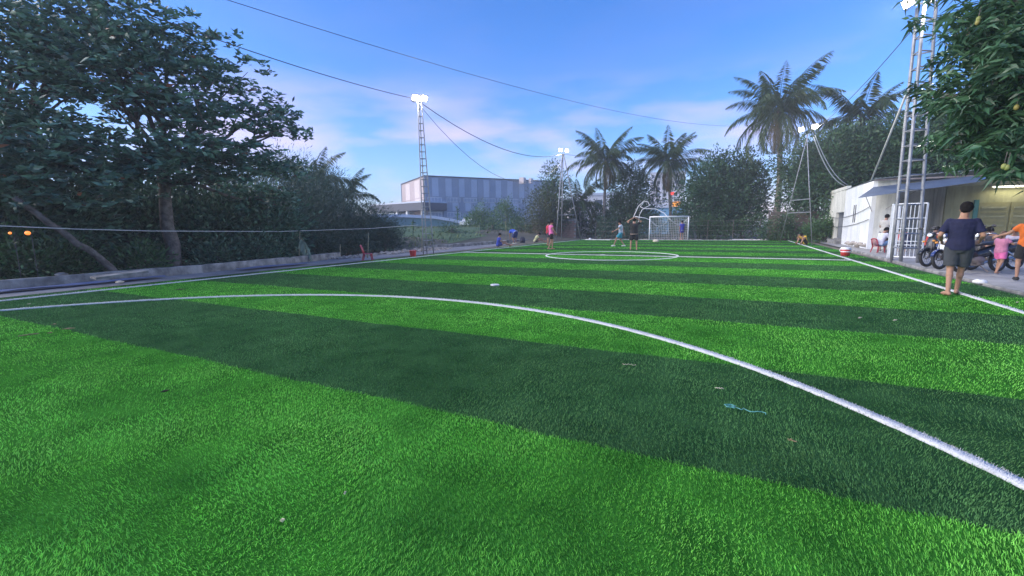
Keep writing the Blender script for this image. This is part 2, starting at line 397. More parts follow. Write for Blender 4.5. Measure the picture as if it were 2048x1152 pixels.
pitch = struct('football_pitch', MB().bbox((XL-.1, -5.9, -.04), (XR+.1, 41.2, -.006)), M['turfbase'])
def edge_y(x, k): return S0+SW*k + .012*np.sin(x*2.1+k*1.7)+.008*np.sin(x*7.3+k)
k = -4
while S0+SW*k < 41.0:
    ya = S0+SW*k; yb = min(ya+SW, 41.05); dark = (k % 2 == 0)
    X = np.linspace(XL, XR, 60)
    lo = edge_y(X, k); hi = edge_y(X, k+1) if yb < 41 else np.full(60, 41.05)
    V = np.concatenate([np.stack([X, lo, np.zeros(60)], 1), np.stack([X, hi, np.zeros(60)], 1)])
    F = np.array([[i, i+1, 61+i, 60+i] for i in range(59)])
    # pile
    rmin = np.hypot(0, max(0, max(ya, -yb))) ; dm = float(density(np.array(max(rmin, 1.3))))
    if k < -1: dm *= .08
    n = int(dm*(XR-XL)*(yb-ya)); x = XL+rng.random(n)*(XR-XL); y = ya-.03+rng.random(n)*(yb-ya+.06)
    keep = rng.random(n)*(RHO if k < 0 else dm) < density(np.hypot(x, y))
    keep &= (y > edge_y(x, k)-rng.random(n)*.02) & (y < (edge_y(x, k+1) if yb < 41 else 41.05)+rng.random(n)*.02)
    x, y = x[keep], y[keep]
    tx = np.round(x/.05+vnoise(x, y, 9, 8)*.8)*.05; ty = np.round(y/.04+vnoise(x, y, 8, 9)*.8)*.04; pull = np.where(np.hypot(x, y) < 9, .35*rng.random(len(x)), 0); x = x+(tx-x)*pull; y = y+(ty-y)*pull
    m_ = on_line(x, y); x, y = x[~m_], y[~m_]
    BV, BF = blade_arrays(x, y)
    me = raw_mesh('turf_strip', np.concatenate([V, BV]), np.concatenate([F, BF+len(V)]), [DARK_BASE if dark else LIGHT_BASE, DARK_BLADE if dark else LIGHT_BLADE])
    mi = np.ones(len(F)+len(BF), np.int32); mi[:len(F)] = 0; me.polygons.foreach_set('material_index', mi)
    link('dark_turf_strip' if dark else 'light_turf_strip', me, pitch)
    k += 1

def line_piece(name, pts, closed=False):
    P = np.array(pts, float)
    if closed: P = np.concatenate([P, P[:1]])
    T = np.gradient(P, axis=0); T /= np.linalg.norm(T, axis=1)[:, None]
    if closed: T[0] = T[-1] = (T[0]+T[-1])/np.linalg.norm(T[0]+T[-1])
    Nn = np.stack([-T[:,1], T[:,0]], 1)
    wob = 1+.10*np.sin(np.arange(len(P))*1.9)+rng.normal(0, .05, len(P)); wob[-1] = wob[0] if closed else wob[-1]
    a = P+Nn*(LW/2*wob)[:, None]; b = P-Nn*(LW/2*wob)[:, None]; n = len(P)
    z = np.full((n, 1), .019); zg = np.full((n, 1), .001)
    V = np.concatenate([np.hstack([a, z]), np.hstack([b, z]), np.hstack([a, zg]), np.hstack([b, zg])])
    F = []
    for i in range(n-1): F += [[i, n+i, n+i+1, i+1], [2*n+i, i, i+1, 2*n+i+1], [n+i, 3*n+i, 3*n+i+1, n+i+1]]
    F = np.array(F)
    seg = np.linalg.norm(np.diff(P, axis=0), axis=1); mid = (P[1:]+P[:-1])/2; rm = np.hypot(mid[:,0], mid[:,1])
    cnt = (seg*LW*np.minimum(16000, 16000*(3.2/np.maximum(rm, .1))**1.5)).astype(int)
    idx = np.repeat(np.arange(n-1), cnt); t = rng.random(len(idx))[:, None]
    q = P[idx]*(1-t)+P[idx+1]*t+Nn[idx]*((rng.random(len(idx))-.5)*LW*1.05)[:, None]
    BV, BF = blade_arrays(q[:,0], q[:,1], .016, .012)
    me = raw_mesh(name, np.concatenate([V, BV]), np.concatenate([F, BF+len(V)]), [WHITE_BASE, WHITE_BLADE])
    mi = np.ones(len(F)+len(BF), np.int32); mi[:len(F)] = 0; me.polygons.foreach_set('material_index', mi)
    return link(name, me, pitch)
st = lambda a, b, n: [(a[0]+(b[0]-a[0])*i/n, a[1]+(b[1]-a[1])*i/n) for i in range(n+1)]
line_piece('touch_line', st((TL,-3),(TL,YE), 260)); line_piece('touch_line', st((TR,-3),(TR,YE), 260))
line_piece('halfway_line', st((TL+.05,YH),(TR-.05,YH), 100)); line_piece('goal_line', st((TL+.05,YE),(TR-.05,YE), 80))
line_piece('centre_circle', [(CX+CR*math.cos(a), YH+CR*math.sin(a)) for a in np.linspace(0, 2*math.pi, 90)[:-1]], True)
line_piece('penalty_arc', [(AX+AR*math.cos(a), AY+AR*math.sin(a)) for a in np.linspace(-.12, math.pi+.12, 320)])
def mark(name, x, y, r):
    mb = MB(); n = 20
    mb.loft([((x,y,.002),(r,0,0),(0,r,0)), ((x,y,.026),(r,0,0),(0,r,0)), ((x,y,.03),(r*.9,0,0),(0,r*.9,0))], 20)
    link(name, mb.mesh(name, WHITE_BASE), pitch)
mark('penalty_mark', -4.83, 8.75, .105); mark('centre_mark', CX-.35, YH, .12)

# ------------------------------------------------------------------ low walls and kerbs
def ribbon_wall(name, pts, w, h, mt, label, cat, step=.35, z0=-.08, jit=.012, group=None):
    P = []
    for (a, b) in zip(pts[:-1], pts[1:]):
        n = max(2, int(math.dist(a, b)/step))
        P += [tuple(a[i]+(b[i]-a[i])*j/n for i in range(2)) for j in range(n)]
    P.append(pts[-1]); mb = MB(); rings = []
    for i, p in enumerate(P):
        q0, q1 = Vector(P[max(i-1,0)]), Vector(P[min(i+1,len(P)-1)]); t = (q1-q0).normalized(); nn = Vector((-t.y, t.x))
        hw = w/2+random.uniform(-jit, jit); hh = h+random.uniform(-jit, jit)*1.6
        c = Vector(p)
        rings.append([(c.x+nn.x*hw, c.y+nn.y*hw, z0), (c.x+nn.x*hw*.96, c.y+nn.y*hw*.96, hh-.02), (c.x+nn.x*hw*.8, c.y+nn.y*hw*.8, hh),
                      (c.x-nn.x*hw*.8, c.y-nn.y*hw*.8, hh), (c.x-nn.x*hw*.96, c.y-nn.y*hw*.96, hh-.02), (c.x-nn.x*hw, c.y-nn.y*hw, z0)])
    vs = [v for r_ in rings for v in r_]; k = 6
    fs = [(i*k+j, i*k+j+1, (i+1)*k+j+1, (i+1)*k+j) for i in range(len(P)-1) for j in range(k-1)]
    fs += [tuple(range(k)), tuple((len(P)-1)*k+j for j in range(k-1, -1, -1))]
    mb.add(vs, fs); return solid(name, mb, mt, label, cat, group=group)
ribbon_wall('low_wall', [(-15.15,-6),(-15.1,5),(-15.2,8.5),(-15.85,12.6),(-16.3,14.6)], .2, .23, M['concrete'], 'low grey concrete wall along the left path below the big tree', 'wall', jit=.006)
ribbon_wall('stone_kerb', [(-17.1,22.5),(-16.9,26),(-16.7,31),(-16.2,37)], .3, .2, M['concrete'], 'pale low kerb beside the far left corner of the pitch', 'kerb')
ribbon_wall('stone_kerb', [(4.95,-4),(4.88,8),(4.92,13),(5.0,17.5),(5.15,22),(5.3,27)], .1, .035, M['concrete'], 'thin grey kerb between turf and pavement on the right', 'kerb', jit=.006)

# rubble heaps by the left path
def rock(c, s, seed):
    r = random.Random(seed); mb = MB(); mb.ell((0,0,0), (1,1,1), None, 7, 5)
    mb.v = [(c[0]+v[0]*s*(1+r.uniform(-.3,.3)), c[1]+v[1]*s*.8*(1+r.uniform(-.3,.3)), c[2]+v[2]*s*.6*(1+r.uniform(-.3,.3))) for v in mb.v]
    return mb
mb = MB()
for i in range(260):
    t = random.random(); y = 13.6+t*9.5; x = -15.2-1.9*t*random.random()-random.random()*.9
    rk = rock((x, y, random.uniform(-.03,.05)), random.choice([.05,.06,.08,.1,.14]), i); mb.add(rk.v, rk.f)
solid('rubble', mb, M['rubble'], 'scattered pale rubble along the path near the left floodlight tower', 'rubble', kind='stuff')
mb = MB()
for i in range(200):
    x = random.uniform(-13, 5); y = random.uniform(41.3, 42.1)
    rk = rock((x, y, -.02), random.choice([.04,.06,.08,.12]), 900+i); mb.add(rk.v, rk.f)
solid('rubble', mb, M['rubble'], 'stones and debris along the hedge behind the far goal', 'rubble', kind='stuff')
# loose slab lying on the wall, sheets of blue tarpaulin on the path
mb = MB(); mb.box((0,0,0), (.5,1.0,.05), Matrix.Rotation(R(4), 3, 'X')); p = spot(240, 549, .27); solid('concrete_slab', mb, M['concrete'], 'flat pale slab resting on top of the low left wall', 'slab', p, R(-8))
def tarp(x, y, sx, sy, seed, label):
    mb = MB(); r = random.Random(seed); n = 9; V = []
    for j in range(n):
        for i in range(n):
            V.append((sx*(i/(n-1)-.5)+r.uniform(-.03,.03), sy*(j/(n-1)-.5)+r.uniform(-.06,.06), .02+.035*r.random()))
    mb.add(V, [(j*n+i, j*n+i+1, (j+1)*n+i+1, (j+1)*n+i) for j in range(n-1) for i in range(n-1)])
    solid('tarpaulin', mb, M['tarp'], label, 'tarpaulin', (x, y, 0), 0, 'blue sheets along the left path', True)
M['tarp'] = mat('tarp', (.10,.13,.26), .55, (.16,.19,.33), 3)
tarp(-14.6, 5.0, .42, 3.4, 1, 'crumpled dark blue plastic strip on the path nearest the camera')
tarp(-14.6, 10.2, .5, 2.6, 2, 'crumpled blue plastic sheet on the path before the red chair')
# ------------------------------------------------------------------ floodlight masts
def lamp_head(parent, c, aim, size=(.34,.26), power=FLOOD):
    """one floodlight: ribbed housing, bracket, lit glass, and the light it gives"""
    aim = Vector(aim).normalized(); q = aim.to_track_quat('Y', 'Z').to_matrix(); c = Vector(c)
    mb = MB(); w, h = size
    mb.loft([(q@Vector((0,.05,0)), q@Vector((w/1.4,0,0)), q@Vector((0,0,h/1.4))), (q@Vector((0,-.06,0)), q@Vector((w/1.5,0,0)), q@Vector((0,0,h/1.5))), (q@Vector((0,-.13,0)), q@Vector((w/3,0,0)), q@Vector((0,0,h/3)))], 4)
    rotm = Matrix.Rotation(math.pi/4, 3, aim)
    mb.v = [tuple(c + rotm @ Vector(v)) for v in mb.v]
    for k in range(5): mb.box(c+q@Vector(((k-2)*w/6, -.12, 0)), (.012,.08,h*.8), q)
    o = part('lamp_housing', mb, M['lampbody'], parent)
    g = MB(); g.box(c+q@Vector((0,.058,0)), (w*.94,.012,h*.94), q); part('lamp_glass', g, M['lampglass'], o)
    b = MB(); b.tube([c+q@Vector((-w*.55,0,0)), c+q@Vector((-w*.55,0,-h*.75)), c+q@Vector((w*.55,0,-h*.75)), c+q@Vector((w*.55,0,0))], .012, 5); part('bracket', b, M['galv'], o)
    l = bpy.data.lights.new('floodlight', 'SPOT'); l.energy = power; l.spot_size = R(125); l.spot_blend = .6; l.color = (1,.95,.87); l.shadow_soft_size = .15
    lo = bpy.data.objects.new('floodlight', l); col.objects.link(lo); lo.parent = parent; lo.location = c+aim*.12
    lo.rotation_euler = (-aim).to_track_quat('Z', 'Y').to_euler()
def lattice(name, label, base, top, wb, wt, rungs, legs=3, lamps=(), mt='galv', phase=0, legr=.028, rr=.015):
    base, top = Vector(base), Vector(top); T = thing(name, label, 'floodlight', base); ax = top-base
    def corner(k, t):
        w = wb+(wt-wb)*t; a = phase+2*math.pi*k/legs
        return ax*t+Vector((math.cos(a)*w*.58, math.sin(a)*w*.58, 0))
    for k in range(legs):
        mb = MB(); mb.tube([corner(k, t/6)-Vector((0,0,.06 if t == 0 else 0)) for t in range(7)], legr, 6); part('leg', mb, M[mt], T, True)
    for i in range(1, rungs):
        t = i/rungs
        mb = MB()
        for k in range(legs): mb.tube([corner(k, t), corner((k+1)%legs, t)], rr, 5)
        part('rung', mb, M[mt], T)
    hd = MB(); hd.tube([ax+Vector((-.35,-.1,.03)), ax+Vector((.35,.1,.03))], .025, 6); part('crossarm', hd, M[mt], T)
    for off, aim, pw in lamps: lamp_head(T, ax+Vector(off), aim, power=pw)
    return T
# left tower: leans over towards the tree
bL = spot(856, 507); tL = at_d(839, 204, math.hypot(bL.x, bL.y))
side = _r*.21
towerL = lattice('floodlight_tower', 'tall leaning lattice floodlight mast with two lit lamps on the left touchline', bL, tL, .52, .17, 22,
        lamps=[(-side+Vector((0,0,.22)), (.75,-.35,-.42), FLOOD), (side+Vector((0,0,.18)), (.75,-.1,-.42), FLOOD)], phase=.3)
# near right tower beside the gate
bR = spot(1806, 524); tR = at_d(1852, 8, math.hypot(bR.x, bR.y))
towerR = lattice('floodlight_tower', 'tall grey lattice floodlight mast standing before the white gate', bR, tR, .68, .44, 17,
        lamps=[(Vector((-.45,-.05,.12)), (-.75,-.3,-.45), FLOOD), (Vector((.2,-.2,.16)), (-.55,-.5,-.45), FLOOD)], phase=2.2, legr=.048, rr=.024)
# far left corner: an A-frame of three poles
def aframe(label, feet, top, bars, lamps, r=.045):
    f0 = Vector(feet[0]); T = thing('floodlight_mast', label, 'floodlight', f0); top = Vector(top)-f0; ft = [Vector(f)-f0 for f in feet]
    for i, f in enumerate(ft):
        mb = MB(); mb.tube([f-Vector((0,0,.06)), top+Vector(((i-1)*.06,0,0))], r, 7); part('pole', mb, M['galv'], T, True)
    for a, b, t in bars:
        mb = MB(); mb.tube([ft[a].lerp(top, t), ft[b].lerp(top, t)], .028, 6); part('crossbar', mb, M['galv'], T)
    for off, aim, pw in lamps: lamp_head(T, top+Vector(off), aim, size=(.3,.24), power=pw)
    return T
f1 = spot(1112, 481); f2 = spot(1162, 480); f3 = at_d(1123, 479, 41.5); f3.z = 0
tF = at_d(1126, 308, 40.8)
mastFL = aframe('three legged floodlight mast with lit lamp at the far left corner', [f1, f3, f2], tF, [(0,2,.3),(1,2,.3),(0,2,.48),(1,2,.48),(0,2,.68),(1,2,.68)],
        [((-.22,-.1,.35), (.35,-.9,-.3), FLOOD), ((.3,.1,.3), (.7,-.7,-.4), FLOOD*.6)])
g1 = spot(1624, 490); g2 = spot(1560, 479); g2 = g1+(g2-g1)*.28; g2.x = at_y(1560, 478, g2.y).x
tG = at_d(1616, 268, 33.0)
gB = g1+Vector((.25, 1.2, 0))
mastFR = aframe('propped pole floodlight mast with two lit lamps at the far right corner', [g1, g2], tG, [(0,1,.30),(0,1,.42)],
        [((-.35,-.1,.3), (-.5,-.75,-.4), FLOOD), ((.32,-.1,.4), (-.3,-.9,-.4), FLOOD)], .026)

# ------------------------------------------------------------------ cables
def cable(label, pts, r=.016, mt='wire', name='cable', cat='cable', group=None):
    mb = MB(); o = Vector(pts[0]); mb.tube([Vector(p)-o for p in pts], r, 5); return solid(name, mb, M[mt], label, cat, o, group=group, smooth=True)
farL = at_d(60, -60, 15.0)
cable('dark overhead cable from the top left corner to the left floodlight mast', sag(farL, tL+Vector((0,0,.1)), .25), .014)
cable('long thin overhead wire crossing the top of the sky', sag(at_d(440, -5, 16), at_d(1470, 252, 52), .9, 20), .010)
cable('upper drooping cable between the left mast and the far left corner mast', sag(tL, tF, 1.1), .02)
cable('lower deeply drooping cable between the left mast and the far left corner mast', sag(tL-Vector((0,0,.15)), tF-Vector((0,0,.6)), 2.7), .013)
cable('thin wire stretched from the right mast top towards the far right lamps', sag(tR-Vector((0,0,.3)), tG+Vector((.3,0,.2)), .3), .014)
hs_ = at_x(1689, 371, 6.4)
cable('pale double cable drooping from the far right lamps to the white hut', sag(tG+Vector((.3,0,-.2)), hs_, .55), .03, 'palecable')
cable('pale cable running beside the drooping one to the white hut', sag(tG+Vector((.36,0,-.1)), hs_+Vector((.15,-.1,.02)), .48), .025, 'palecable')
cable('pale guy rope slanting from the right mast down to the hut roof', [at_d(1812, 190, 20.1), at_d(1742, 362, 27.5)], .035, 'palecable', 'guy_rope', 'rope')
cable('thin wire between the far left mast and the palms', sag(tF, at_d(1440, 312, 47), .5), .014)
# rope fence along the left path
posts = [(130,548,470),(470,532,462),(597,519,462),(680,512,488),(736,512,465),(856,505,450)]
cable('thin white rope strung along the left path at head height', [at_x(-40,450,-15.9), at_x(150,458,-15.9), at_x(300,462,-16), at_x(560,463,-16.3), at_d(740,457,22.6), at_d(836,450,23.0)], .011, 'rope', 'rope', 'rope')
M['bamboo'] = mat('bamboo', (.20,.19,.12), .7, (.32,.30,.19), 6)
for (x, yb, yt), lab in zip([(597,519,462),(679,511,489),(735,513,465),(843,501,462),(1012,482,440),(1049,476,447),(1083,470,446),(1180,472,420)],
        ['thin stake holding the dry palm leaf by the left path','short yellow stake between the palm leaf and the red chair','slim stake behind the red chair','pale stake left of the leaning lattice mast','bent pale stake in front of the grey building','thin stake behind the bending person in blue','thin yellow stake behind the seated person in yellow', 'thin stake in front of the dark hedge right of the far left mast']):
    b = spot(x, yb+2); d_ = math.hypot(b.x, b.y); t = at_d(x-random.uniform(-3,3), yt, d_)
    mb = MB(); mb.tube([(0,0,-.1), (t-b)*.5+Vector((.02,0,0)), t-b], [.024,.021,.017], 6); solid('stake', mb, M['bamboo'], lab, 'stake', b, group='stakes along the left side', smooth=True)

# ------------------------------------------------------------------ goals
def goal(label, base, width, height, depth, rz):
    T = thing('football_goal', label, 'goal', base, rz); w = width/2; r = .055
    for sx in (-1, 1):
        mb = MB(); mb.tube([(sx*w,0,-.03),(sx*w,0,height)], r, 10); part('post', mb, M['whitepaint'], T, True)
        mb = MB(); mb.tube([(sx*w,0,height),(sx*w,depth*.35,height-.05),(sx*w,depth,.03)], .025, 7); part('stay', mb, M['whitepaint'], T, True)
        mb = MB(); mb.tube([(sx*w,0,.03),(sx*w,depth,.03)], .025, 7); part('ground_bar', mb, M['whitepaint'], T, True)
    mb = MB(); mb.tube([(-w-r,0,height),(w+r,0,height)], r, 10); part('crossbar', mb, M['whitepaint'], T, True)
    mb = MB(); mb.tube([(-w,depth,.03),(w,depth,.03)], .025, 7); part('ground_bar', mb, M['whitepaint'], T, True)
    mb = MB(); mb.tube([(0,0,height),(.02,depth*.4,height-.1),(.0,depth*.95,.05)], .022, 6); part('stay', mb, M['whitepaint'], T, True)
    # net: strands hanging over the frame, sagging in the middle
    net = MB(); nx = 22; prof = [(0,height-.03)]; 
    for i in range(13): t = i/12; prof.append((depth*(.1+.85*t**.8), height*(1-t)**1.0*.93+.04))
    for i in range(nx+1):
        x = -w+width*i/nx; net.tube([(x+.01*math.sin(i), y, z-.05*math.sin(math.pi*i/nx*2)**2*(z/height)) for y, z in prof], .017, 3, False)
    for j, (y, z) in enumerate(prof):
        net.tube([(-w+width*i/nx, y, z-.05*math.sin(math.pi*i/nx*2)**2*(z/height)) for i in range(nx+1)], .017, 3, False)
    for sx in (-1, 1):
        for j in range(1, 12):
            y, z = prof[j]; net.tube([(sx*w, y, z),(sx*w, y, .03)], .010, 3, False)
        for q in range(1, 7):
            z = height*q/8; ymax = max([y for y, zz in prof if zz >= z] or [0]); net.tube([(sx*w,0,z),(sx*w,ymax,z)], .010, 3, False)
    net.tube([(-w,.1,height-.1)]+[(-w+width*.52*t, .25, height-.1-.75*math.sin(math.pi*t)) for t in (.15,.3,.5,.7,.85)]+[(0,.12,height-.1)], .02, 5)
    net.tube([(0,.12,height-.1)]+[(w*t, .25, height-.1-.6*math.sin(math.pi*t)) for t in (.2,.4,.6,.8)]+[(w,.1,height-.1)], .018, 5)
    part('net', net, M['rope'], T)
    return T
gl, gr = spot(1298, 480), spot(1375, 480)
goal('white football goal with a sagging net on the far goal line', (gl+gr)*.5+Vector((0,.15,0)), (gr-gl).length, 2.02, 1.0, math.atan2(gr.y-gl.y, gr.x-gl.x))
# old bent goal frame of white pipes lying upended beyond the hedge
def px(x, y, d): return at_d(x, y, d)
o = spot(1275, 478); D0 = 42.6
T = thing('bent_pipe_frame', 'bent white pipe frame sticking up behind the man in black', 'pipe frame', (px(1275,478,D0).x, px(1275,478,D0).y, 0)); oo = Vector(T.location)
for P in [[(1263,478,D0),(1268,432,D0),(1277,412,D0),(1288,402,D0),(1296,404,D0),(1299,411,D0),(1287,417,D0),(1280,413,D0)], [(1273,472,D0+.4),(1279,430,D0+.2),(1284,420,D0),(1288,417,D0),(1312,418,D0),(1328,426,D0),(1338,437,D0-.4),(1344,442,D0-.8)], [(1287,405,D0),(1281,413,D0),(1288,417,D0)], [(1270,433,D0-.3),(1290,436,D0-.2),(1300,440,D0-.1),(1312,452,D0)]]:
    mb = MB(); mb.tube([px(*q)-oo for q in P], .032, 7); part('pipe', mb, M['whitepaint'], T, True)

# ------------------------------------------------------------------ walls and fences at the far end
def block_wall(name, label, a, b, h, mt, bl=.42, bh=.2, th=.12, jmat=None, cat='wall'):
    a, b = Vector(a), Vector(b); L = (b-a).length; T = thing(name, label, cat, a, math.atan2(b.y-a.y, b.x-a.x))
    core = MB(); core.bbox((0,.008,-.1),(L,th-.008,h-.01)); part('core', core, jmat or M['concrete'], T)
    bm_ = MB(); bm_.bbox((-bl/2+.006,-th/2,-bh/2+.006),(bl/2-.006,th/2,bh/2-.006)); me = bm_.mesh('brick', mt)
    rows = int(h/bh); n = 0
    for j in range(rows):
        x = (bl/2 if j % 2 else 0)
        while x+bl <= L+1e-6 and n < 290:
            o = link('brick', me, T, (x+bl/2, th/2+random.uniform(-.006,.006), j*bh+bh/2)); x += bl; n += 1
    return T
M['brick'] = mat('brick_old', (.16,.095,.075), .95, (.26,.17,.13), 2.2, .5, 25)
wa = at_y(1063, 475, 43.4); wb = at_y(1152, 475, 43.9); wa.z = wb.z = 0
block_wall('brick_wall', 'old brown block wall behind the far left corner mast', wa, wb, 1.95, M['brick'])
cp = MB(); cp.box(((wb-wa).length/2, .06, 2.0), ((wb-wa).length+.1, .2, .08))
solid('wall_coping', cp, M['concrete'], 'pale concrete coping along the top of the brown block wall', 'coping', wa, math.atan2(wb.y-wa.y, wb.x-wa.x))
# rusty board fence beside the hut
def board_fence(label, a, b, h, n, mt):
    a, b = Vector(a), Vector(b); L = (b-a).length; T = thing('board_fence', label, 'fence', a, math.atan2(b.y-a.y, b.x-a.x))
    for i in range(n):
        mb = MB(); z = h*(i+.5)/n; r_ = random.uniform(-.02,.02)
        mb.box((L/2+random.uniform(-.1,.1), r_, z), (L*random.uniform(.9,1), .03, h/n*.94), Matrix.Rotation(random.uniform(-.012,.012), 3, 'Y')); part('board', mb, mt, T)
    for i in range(4):
        mb = MB(); mb.tube([(L*i/3, .09, -.1),(L*i/3, .09, h+.1)], .05, 6); part('post', mb, M['bark'], T)
    return T
M['rustboard'] = mat('rust_board', (.05,.042,.036), .9, (.115,.09,.072), 1.8, .3, 12)
fa = at_y(1535, 470, 41.6); fb = at_y(1652, 470, 41.0); fa.z = fb.z = 0
board_fence('weathered brown board fence left of the white hut', fa, fb, 2.25, 8, M['rustboard'])
# wire mesh fence carrying the hedge behind the goal
T = thing('wire_fence', 'sagging wire mesh fence in front of the dark hedge behind the goal', 'fence', (-12, 42.3, 0))
for i in range(9):
    mb = MB(); mb.tube([(i*2.0,0,-.1),(i*2.0+.02,0,1.7)], .03, 6); part('post', mb, M['bark'], T)
mb = MB()
for z in (.35,.8,1.25,1.65): mb.tube([(i*.5,0,z-.05*math.sin(i*math.pi/4)**2) for i in range(33)], .008, 4, False)
part('wire', mb, M['rustmetal'], T)

# ------------------------------------------------------------------ hut on the right
HX, HY = 6.25, 28.6
hut = thing('hut', 'white single storey hut with lean-to roof beside the right touchline', 'building', (HX, HY, 0))
def hp(name, lo, hi, mt, parent=hut): 
    mb = MB(); mb.bbox(lo, hi); return part(name, mb, mt, parent)
# long white side wall facing the pitch (x = 0 locally), with the toilet doorway at its far end
hp('wall', (0,0,-.1), (.18,6.0,3.42), M['wallwhite'])
hp('wall', (0,6.0,2.02), (.18,8.55,3.42), M['wallcream'])
hp('wall', (0,8.55,-.1), (.18,11.0,3.42), M['wallcream'])
hp('wall', (.02,6.0,-.1), (.18,6.25,2.02), M['wallwhite'])
hp('toilet_floor', (.0,6.25,-.1), (2.2,8.55,.3), M['concrete'])
hp('toilet_wall', (2.2,6.0,-.1), (2.3,8.7,3.2), M['greypanel'])
hp('toilet_wall', (.2,8.57,.3), (2.2,8.67,3.2), M['greypanel'])
hp('toilet_wall', (.2,6.1,.3), (2.2,6.2,3.2), M['greypanel'])
hp('door_step', (-.35,6.2,-.1), (0,8.6,.26), M['concrete'])
hp('wall', (.18,10.85,-.1), (9.5,11,3.5), M['wallcream'])
hp('parapet', (-.03,5.85,3.42), (.2,11.0,3.62), M['wallcream'])
mb = MB(); mb.ell((1.5,7.3,.62), (.28,.2,.3)); mb.bbox((1.35,7.2,.3),(1.65,7.5,.6)); part('toilet_bowl', mb, M['whitepaint'], hut, True)
# ragged patch of fallen plaster along the foot of the wall
for i in range(9):
    rk = rock((-.03, .35+i*.45+random.uniform(-.1,.1), random.uniform(.02,.2)), random.uniform(.10,.2), 300+i); part('broken_plaster', rk, M['rubble'], hut)
# two narrow slits with bars
for dy in (3.05, 3.45):
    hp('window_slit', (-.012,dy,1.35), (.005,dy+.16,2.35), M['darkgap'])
# front (shaded) wall facing the camera
hp('wall', (.18,0.0,-.1), (.95,.18,3.42), M['wallcream'])
hp('inner_wall', (.18,3.4,-.1), (3.4,3.55,3.3), M['wallcream'])
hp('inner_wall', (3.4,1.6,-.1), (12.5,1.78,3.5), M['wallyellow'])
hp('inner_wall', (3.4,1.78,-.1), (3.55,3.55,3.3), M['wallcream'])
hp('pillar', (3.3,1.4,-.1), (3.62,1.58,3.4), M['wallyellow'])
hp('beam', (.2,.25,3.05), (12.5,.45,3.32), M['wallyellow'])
# shuttered doors in the yellow wall
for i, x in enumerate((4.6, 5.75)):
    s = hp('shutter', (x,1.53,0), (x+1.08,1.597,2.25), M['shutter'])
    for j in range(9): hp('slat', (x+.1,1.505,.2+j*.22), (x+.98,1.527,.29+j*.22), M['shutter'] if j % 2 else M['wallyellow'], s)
hp('door_frame', (4.42,1.5,-.05), (4.58,1.598,2.4), M['greendoor']); hp('door_frame', (6.86,1.5,-.05), (7.02,1.598,2.4), M['greendoor'])
hp('door', (7.05,1.52,0), (7.95,1.597,2.2), M['greendoor']); hp('door_frame', (7.96,1.5,-.05), (8.06,1.598,2.3), M['wallyellow'])
for i, x in enumerate((8.9, 10.5)):
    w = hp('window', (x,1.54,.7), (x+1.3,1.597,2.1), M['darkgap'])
    for j in range(11): hp('window_bar', (x+.05+j*.115,1.5,.72), (x+.085+j*.115,1.53,2.08), M['grille'], w)
    hp('window_rail', (x,1.48,1.4), (x+1.3,1.498,1.46), M['grille'], w)
# corrugated roof sheets, sloping up to the right
def corrugated(name, x0, x1, y0, y1, zf, mt, parent, pitch_=.18, amp=.018, th=.012, axis='y'):
    mb = MB(); n = int((x1-x0)/pitch_*4); V = []
    for s in (0, 1):
        for yy in (y0, y1):
            for i in range(n+1):
                x = x0+(x1-x0)*i/n; V.append((x, yy, zf(x, yy)+amp*math.sin(2*math.pi*(x-x0)/pitch_)-s*th))
    k = n+1
    F = [(i, i+1, k+i+1, k+i) for i in range(n)]+[(2*k+i, 3*k+i, 3*k+i+1, 2*k+i+1) for i in range(n)]+[(i, 2*k+i, 2*k+i+1, i+1) for i in range(n)]+[(k+i, k+i+1, 3*k+i+1, 3*k+i) for i in range(n)]
    mb.add(V, F); return part(name, mb, mt, parent)
for i in range(6):
    corrugated('roof_sheet', -.05+i*2.1, 2.1+i*2.1-.01, -.35-.01*(i%2), 6.2, lambda x, y: 3.52+.045*x-.02*y+.012*(i%2), M['roofsheet'], hut)
hp('roof_beam', (-.0,-.3,3.40), (12.6,-.22,3.47), M['rustmetal'])
# awning sheet over the forecourt, propped by thin struts
aw = thing('awning', 'blue grey sheet awning sticking out from the corner of the white hut', 'awning', (HX, HY, 0))
mb = MB(); A = [Vector((-.95,-1.9,2.52)), Vector((3.2,-2.2,3.05)), Vector((3.6,-.32,3.44)), Vector((-.05,-.32,3.1))]
n = 40; V = []
for j in range(2):
    for i in range(n+1):
        t = i/n; p = (A[0].lerp(A[1], t) if j == 0 else A[3].lerp(A[2], t)); V.append(p+Vector((0,0,.015*math.sin(t*2*math.pi*20))))
V += [v-Vector((0,0,.012)) for v in V]; k = n+1
mb.add(V, [(i,i+1,k+i+1,k+i) for i in range(n)]+[(2*k+i,3*k+i,3*k+i+1,2*k+i+1) for i in range(n)]+[(i,2*k+i,2*k+i+1,i+1) for i in range(n)]); part('sheet', mb, M['awning'], aw)
for a, b in (((-.6,-1.7,2.55),(.05,-.02,1.9)), ((1.2,-1.9,2.78),(.6,-.02,2.0)), ((-.5,-1.6,2.6),(3.2,-2.0,3.0))):
    mb = MB(); mb.tube([a, b], .014, 5); part('strut', mb, M['rustmetal'], aw)
# blue sheet further right under the roof edge
mb = MB(); V = [(3.7,-.7,3.24),(7.4,-.7,3.40),(7.4,-.38,3.46),(3.7,-.38,3.34)]; V += [(x,y,z-.02) for x,y,z in V]
mb.add(V, [(0,1,2,3),(7,6,5,4),(0,4,5,1),(1,5,6,2),(2,6,7,3),(3,7,4,0)]); M['bluesheet'] = mat('blue_sheet', (.06,.13,.28), .6, (.08,.16,.33), 2)
solid('awning', mb, M['bluesheet'], 'bright blue sheet under the roof edge right of the lattice mast', 'awning', (HX, HY, 0))
